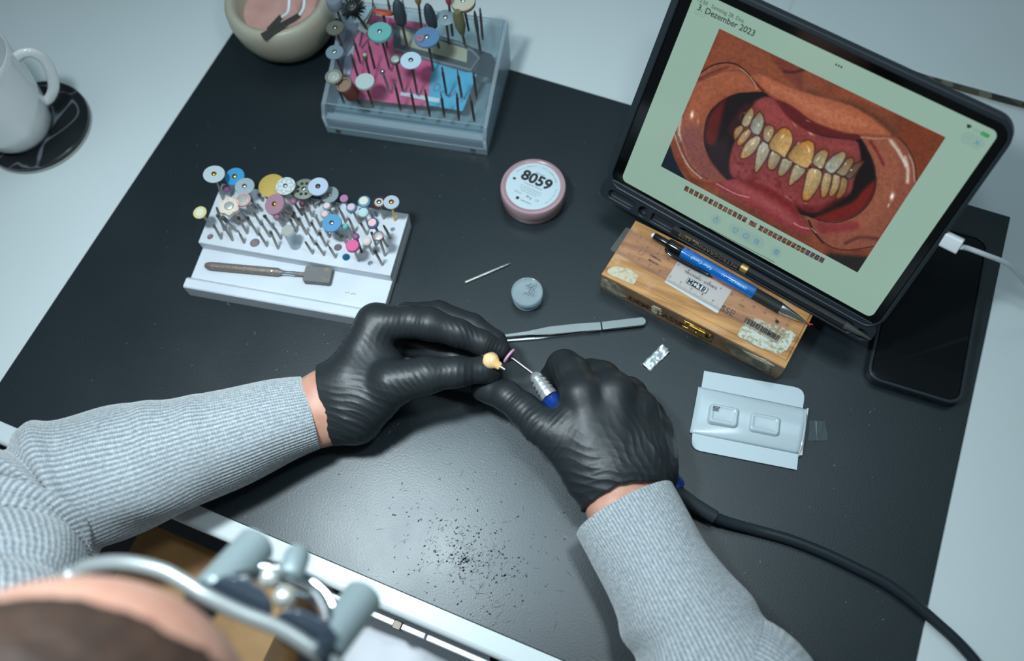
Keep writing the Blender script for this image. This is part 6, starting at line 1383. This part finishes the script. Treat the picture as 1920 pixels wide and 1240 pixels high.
# torso of the sweater
t = SDF((40, -470, -300), (800, -120, 240), 3.5)
t.cap(SHL, SHR, 74, 74, 30); t.cap(A(300, -310, 60), A(500, -310, 60), 118, 118, 40); t.cap(A(330, -300, -250), A(480, -300, -250), 113, 113, 40); t.cap(SHL, SHL*.7+EL*.3, 62, 58, 20); t.cap(SHR, SHR*.7+ER*.3, 62, 58, 20)
V, Q_ = t.mesh(); V = relax(V, Q_, 2)
so = raw_mesh('sweater', V, Q_, knit_m, person); me = so.data; ul = me.uv_layers.new(name='UVMap'); lv = Q_.ravel(); ul.data.foreach_set('uv', np.stack([V[lv, 0]/4.5, V[lv, 2]/2.4], 1).ravel())
sleeve('sleeve', [pp(580, 776, 37), pp(520, 792, 42), pp(440, 818, 47), pp(360, 842, 50), pp(280, 868, 52), pp(205, 890, 54), pp(135, 912, 57), pp(70, 945, 64), pp(14, 1000, 78), pp(-25, 1085, 104), pp(-40, 1190, 134), SHL*.5+pp(-40, 1190, 134)*.5, SHL],
       [(29, 27), (33, 31), (37.5, 35), (41, 39), (46, 42), (50, 45), (52, 47), (53, 49), (54, 52), (56, 54), (58, 56), (62, 60), (66, 64)], 76, cuff_len=70, parent=so, lab='grey ribbed sleeve with deep folds at the elbow', nv_per=1.6,
       folds=[(186, 7, 0, 9, 5, 0), (200, 3.6, 0, 9, -8, 0), (213, 7, 0, 9, 6, 0), (227, 3.8, 0, 9, -9, 0), (241, 7, 0, 9, 6, 0), (256, 4, 0, 9, -9, 0), (270, 8, 0, 9, 6, 0), (286, 4, 0, 9, -9, 0), (300, 8, 0, 9, 6, 0), (317, 4, 0, 9, -8, 0), (150, 12, 5.0, .6, 4, 0), (110, 9, 1.2, .8, 3, 0), (80, 7, 1.6, .9, 2.5, 0)])
sleeve('sleeve', [pp(1172, 958, 44), pp(1205, 1015, 47), pp(1238, 1075, 50), pp(1272, 1135, 52), pp(1308, 1200, 54), pp(1345, 1275, 56), pp(1400, 1375, 62), SHR*.5+ER*.5+A(0,0,20), SHR],
       [(39, 33), (38.5, 34), (38.5, 35), (42, 38), (47, 42), (51, 46), (54, 50), (60, 56), (66, 64)], 92, cuff_len=60, parent=so, lab='grey ribbed sleeve beside the handpiece cord', folds=[(92, 9, 0.3, .9, -3.5, 0), (104, 8, 3.3, .9, -4, 0), (75, 10, 0, .8, 3, 0)], tilt_cuff=0.0)
# pale trousers under the bench edge
tr_ = SDF((240, -420, -420), (700, 80, -60), 4.0)
tr_.cap(A(370, -300, -240), A(398, -30, -135), 90, 66, 20); tr_.cap(A(500, -300, -240), A(540, -10, -180), 90, 70, 20)
V, Q_ = tr_.mesh(); V = relax(V, Q_, 3); N_ = vnormals(V, Q_); V = V + N_*(n3(V, 60, 2)*4)[:, None]
raw_mesh('trousers', V, Q_, mat('pale_cloth', (236, 238, 244), .8, bump=(200, .4)), person, 'pale grey trousers')
# ============================================================ crown held in the glove, handpiece with disc
cr = root('tooth_crown', 'small yellowish tooth crown with a metal post held between gloved fingers', 'tooth', pp(921, 677, 60))
cz = 67; c_ = pp(921, 677, cz); cd = unit(pp(942, 690, cz) - pp(912, 671, cz)); 
enamel = mat('yellow_enamel', (236, 190, 124), .2, coat=.6, sss=.15, var=(160, (246, 216, 168), .4, .7))
cm = MB(); cF = frame(cd)
prof = [(0, -6.2), (3.0, -5.6), (4.9, -4.0), (5.6, -1.3), (5.3, 1.3), (4.1, 3.4), (2.8, 5.0), (2.5, 7.6), (2.1, 8.1), (0, 8.1)]; prof = [(r_*1.1, h*1.08) for r_, h in prof]
n_ = 30; v_ = []; rows = []
for (r_, h) in prof:
    if r_ == 0: rows.append([len(v_)]); v_.append(c_ + cd*h)
    else:
        rows.append(list(range(len(v_), len(v_)+n_)))
        for k in range(n_):
            a = 2*math.pi*k/n_; q_ = r_*(1+.10*math.cos(2*a)+.035*math.cos(5*a+.6)*(h < 2)); v_.append(c_ + cd*(h + (.5*math.sin(3*a) if h < -4 else 0)) + (cF[:, 0]*math.cos(a)+cF[:, 1]*math.sin(a))*q_)
f_ = []
for a, b_ in zip(rows, rows[1:]):
    for k in range(n_):
        k2 = (k+1) % n_
        if len(a) == 1: f_.append((a[0], b_[k2], b_[k]))
        elif len(b_) == 1: f_.append((a[k], a[k2], b_[0]))
        else: f_.append((a[k], a[k2], b_[k2], b_[k]))
cm.add(v_, f_); put('crown', cm, enamel, cr, angle=70)
put('metal_post', MB().lathe([(2.0, 7.8), (2.1, 8.3), (1.5, 8.6), (1.5, 10.2), (1.2, 10.5), (1.2, 12.6), (.7, 13.2), (0, 13.2)], c_, cd, 20), chrome, cr)

hp_ = root('handpiece', 'silver and blue dental handpiece with a black cord held in the glove', 'handpiece', pp(1015, 725, 58))
n0 = pp(1001, 702, 60); ad = unit(pp(1036, 752, 61) - n0); nose = [(0, 0), (2.4, 0), (3.2, .6), (3.2, 2.4)]
put('nose_cone', MB().lathe([(0, -1.0), (2.2, -.8), (3.6, .4), (4.6, 1.5), (5.2, 3.8), (5.2, 5.4), (4.2, 5.8), (4.2, 6.8), (6.0, 7.4), (6.2, 9.6), (5.2, 10.0), (5.2, 11.1), (6.4, 11.5), (6.5, 13.2), (5.5, 13.6), (5.5, 14.7), (6.6, 15.1), (6.7, 16.8), (5.7, 17.2), (5.7, 18.2), (6.8, 18.4), (6.8, 22)], n0, ad, 36), mat('silver_nose', (222, 224, 224), .24, .75), hp_, angle=30)
bluem = mat('handpiece_blue', (10, 54, 128), .3, coat=.3)
q0_ = n0 + ad*21.5
put('blue_sleeve', MB().tube(smooth_path([q0_, q0_+ad*9-Z3*3, q0_+ad*19-Z3*14, pp(1150, 880, 34), pp(1225, 885, 32), pp(1262, 902, 24), pp(1270, 915, 22)], 6), [6.9, 6.8, 6.6, 6.3, 6.0, 5.6, 5.1, 4.6, 4.0, 3.4, 3.0, 2.8]+[4.5]*18+[6.4]*7, 20), bluem, hp_)
put('shank_bur', MB().lathe([(1.1, -24), (1.17, -22), (1.17, 2)], n0, unit(n0 - pp(957, 669, 60)), 14), steel, hp_)
dsc = pp(955, 668, 60); dn = unit(unit(n0-dsc) + A(.0, .0, -.12))
put('screw_head', MB().lathe([(0, 0), (1.6, 0), (1.9, 1), (1.9, 2.6), (1.2, 3.4)], dsc + dn*1, dn, 16), dark_steel, hp_)
dk = put('grinding_disc', MB().lathe([(0, -.9), (6.3, -.9), (6.6, -.6), (6.6, .6), (6.3, .9), (0, .9)], dsc, dn, 40), mat('mauve_rubber', (196, 150, 178), .6), hp_, label='mauve rubber grinding disc')
put('disc_face', MB().lathe([(5.6, -1.0), (5.6, -.93), (0, -.95)], dsc, dn, 40), mat('mauve_face', (132, 88, 112), .6), dk)
# strain relief and cord
s0_, s1_ = pp(1272, 926, 20), pp(1340, 970, 12)
put('strain_relief', MB().tube([pp(1262, 905, 23), s0_, pp(1300, 946, 16), s1_, pp(1341.5, 971, 12)], [6.2, 6.0, 5.6, 5.2, 4.8], 20), mat('cord_sleeve', (44, 52, 57), .5), hp_)
put('cord', MB().tube(smooth_path([s1_, pp(1370, 981, 8), pp(1420, 995, 4.6), pp(1480, 1012, 4.3), pp(1540, 1035, 4.3), pp(1600, 1063, 4.3), pp(1660, 1094, 4.3), pp(1715, 1133, 4.2), pp(1758, 1170, 4.2), pp(1796, 1205, 4.2), pp(1835, 1250, 4.2), pp(1890, 1330, 4.2), A(806, 2, 4.0), A(812, -22, 1), A(815, -34, -25), A(815, -38, -180)], 8), 4.1, 18), mat('cord_black', (36, 44, 50), .3), hp_)

# ============================================================ magnifying loupes on the face
lo = root('loupes', 'silver magnifying loupes with two grey barrels worn on the face', 'glasses', HP(0, 0, 95))
grey_al = mat('pale_aluminium', (146, 160, 163), .42, .35); sil = mat('bright_silver', (225, 228, 232), .1, 1.0); dark_l = mat('dark_lens', (40, 50, 58), .08, coat=.6)
def barrel(front, rear):
    d = unit(front-rear); L_ = float(np.linalg.norm(front-rear)); o = put('barrel', MB().lathe([(6, 0), (8.2, 1), (8.6, 5), (9.4, 6), (9.6, L_*.55), (9.8, L_-3), (9.9, L_-1), (9.2, L_), (8.2, L_-.2), (8.0, L_-2), (0, L_-2)], rear, d, 36), grey_al, lo, angle=35)
    put('eyepiece', MB().lathe([(0, -6), (7, -6), (8.6, -4), (8.8, 2.5), (8.2, 3)], rear, d, 32), mat('eyepiece_black', (34, 42, 50), .4), o)
    put('lens', MB().lathe([(8.0, L_-1.9), (5, L_-1.2), (0, L_-.9)], rear, d, 32), dark_l, o); return o
f1_, r1_ = PD(482, 1020, 432), PD(385, 1125, 398); f2_, r2_b = PD(682, 1118, 430), PD(600, 1228, 396)
barrel(f1_, r1_); barrel(f2_, r2_b)
m1, m2 = (f1_*.45+r1_*.55), (f2_*.45+r2_b*.55); mc = PD(545, 1072, 425)
put('bridge', MB().tube(smooth_path([m1, PD(470, 1062, 420), mc, PD(610, 1110, 420), m2], 6), 2.4, 12).tube(smooth_path([m1+A(0, -8, 2), PD(480, 1085, 414), PD(545, 1110, 414), PD(595, 1135, 414), m2+A(0, -8, 2)], 6), 2.0, 12), sil, lo)
kn = put('knob', MB().lathe([(0, -8), (5.6, -7.5), (6.4, -5), (6.4, 5), (5.6, 7.5), (0, 8)], PD(552, 1058, 420), unit(PD(556, 1045, 424)-PD(545, 1078, 416)), 24), grey_al, lo)
for q_ in ((505, 1083, 412), (458, 1118, 404), (533, 1120, 404)): put('pivot_glint', MB().ball(PD(*q_), 5.2, 18, 12), bright, lo)  # pivot knobs enlarged and pale: blown-out highlights put into size and colour
put('hinge_arm', MB().tube(smooth_path([PD(505, 1083, 412), PD(470, 1075, 408), PD(430, 1085, 404), PD(415, 1100, 400)], 6), 2.2, 10).tube(smooth_path([PD(540, 1085, 412), PD(585, 1105, 410), PD(612, 1150, 404), PD(612, 1190, 400)], 6), 2.2, 10), sil, lo)
frm = mat('pale_frame', (150, 156, 156), .35, .4)
fp = [PD(128, 1083, 398), PD(165, 1062, 398), PD(230, 1056, 396), PD(300, 1070, 394), PD(345, 1093, 392), PD(385, 1118, 390), PD(450, 1150, 390), PD(520, 1178, 390), PD(580, 1215, 390), PD(640, 1260, 392), PD(690, 1330, 398)]
put('frame', MB().tube(smooth_path(fp, 6), 3.5, 12, flat=.6), frm, lo)
put('temple_tip', MB().ball(PD(132, 1082, 398), 5.2, 16, 10), frm, lo)
put('temple_arm', MB().tube(smooth_path([PD(128, 1083, 398), HP(-84, 4, 20), HP(-84, 2, -30), HP(-80, -16, -60)], 5), 2.2, 8), frm, lo)
put('temple_arm', MB().tube(smooth_path([PD(690, 1330, 398), HP(84, 4, 20), HP(84, 2, -30), HP(80, -16, -60)], 5), 2.2, 8), frm, lo)
def lens(cx_, cy_, w_, h_, dep_, m, rot):
    c = PD(cx_, cy_, dep_); zx = unit(PD(cx_+100*math.cos(rot), cy_+100*math.sin(rot), dep_) - c); n_ = HF; yx = np.cross(n_, zx); yx = unit(yx)
    return put('carrier_lens', MB().prism([(p[0]-w_/2, p[1]-h_/2) for p in rrect(w_, h_, 12, 8)], c, zx, yx, n_, -1, 1), m, lo, bevel=.4)
tint = mat('tinted_lens', (74, 88, 104), .05, coat=.8, trans=.25)
lens(452, 1126, 30, 24, 396, tint, .45); lens(572, 1188, 30, 24, 396, tint, .45)
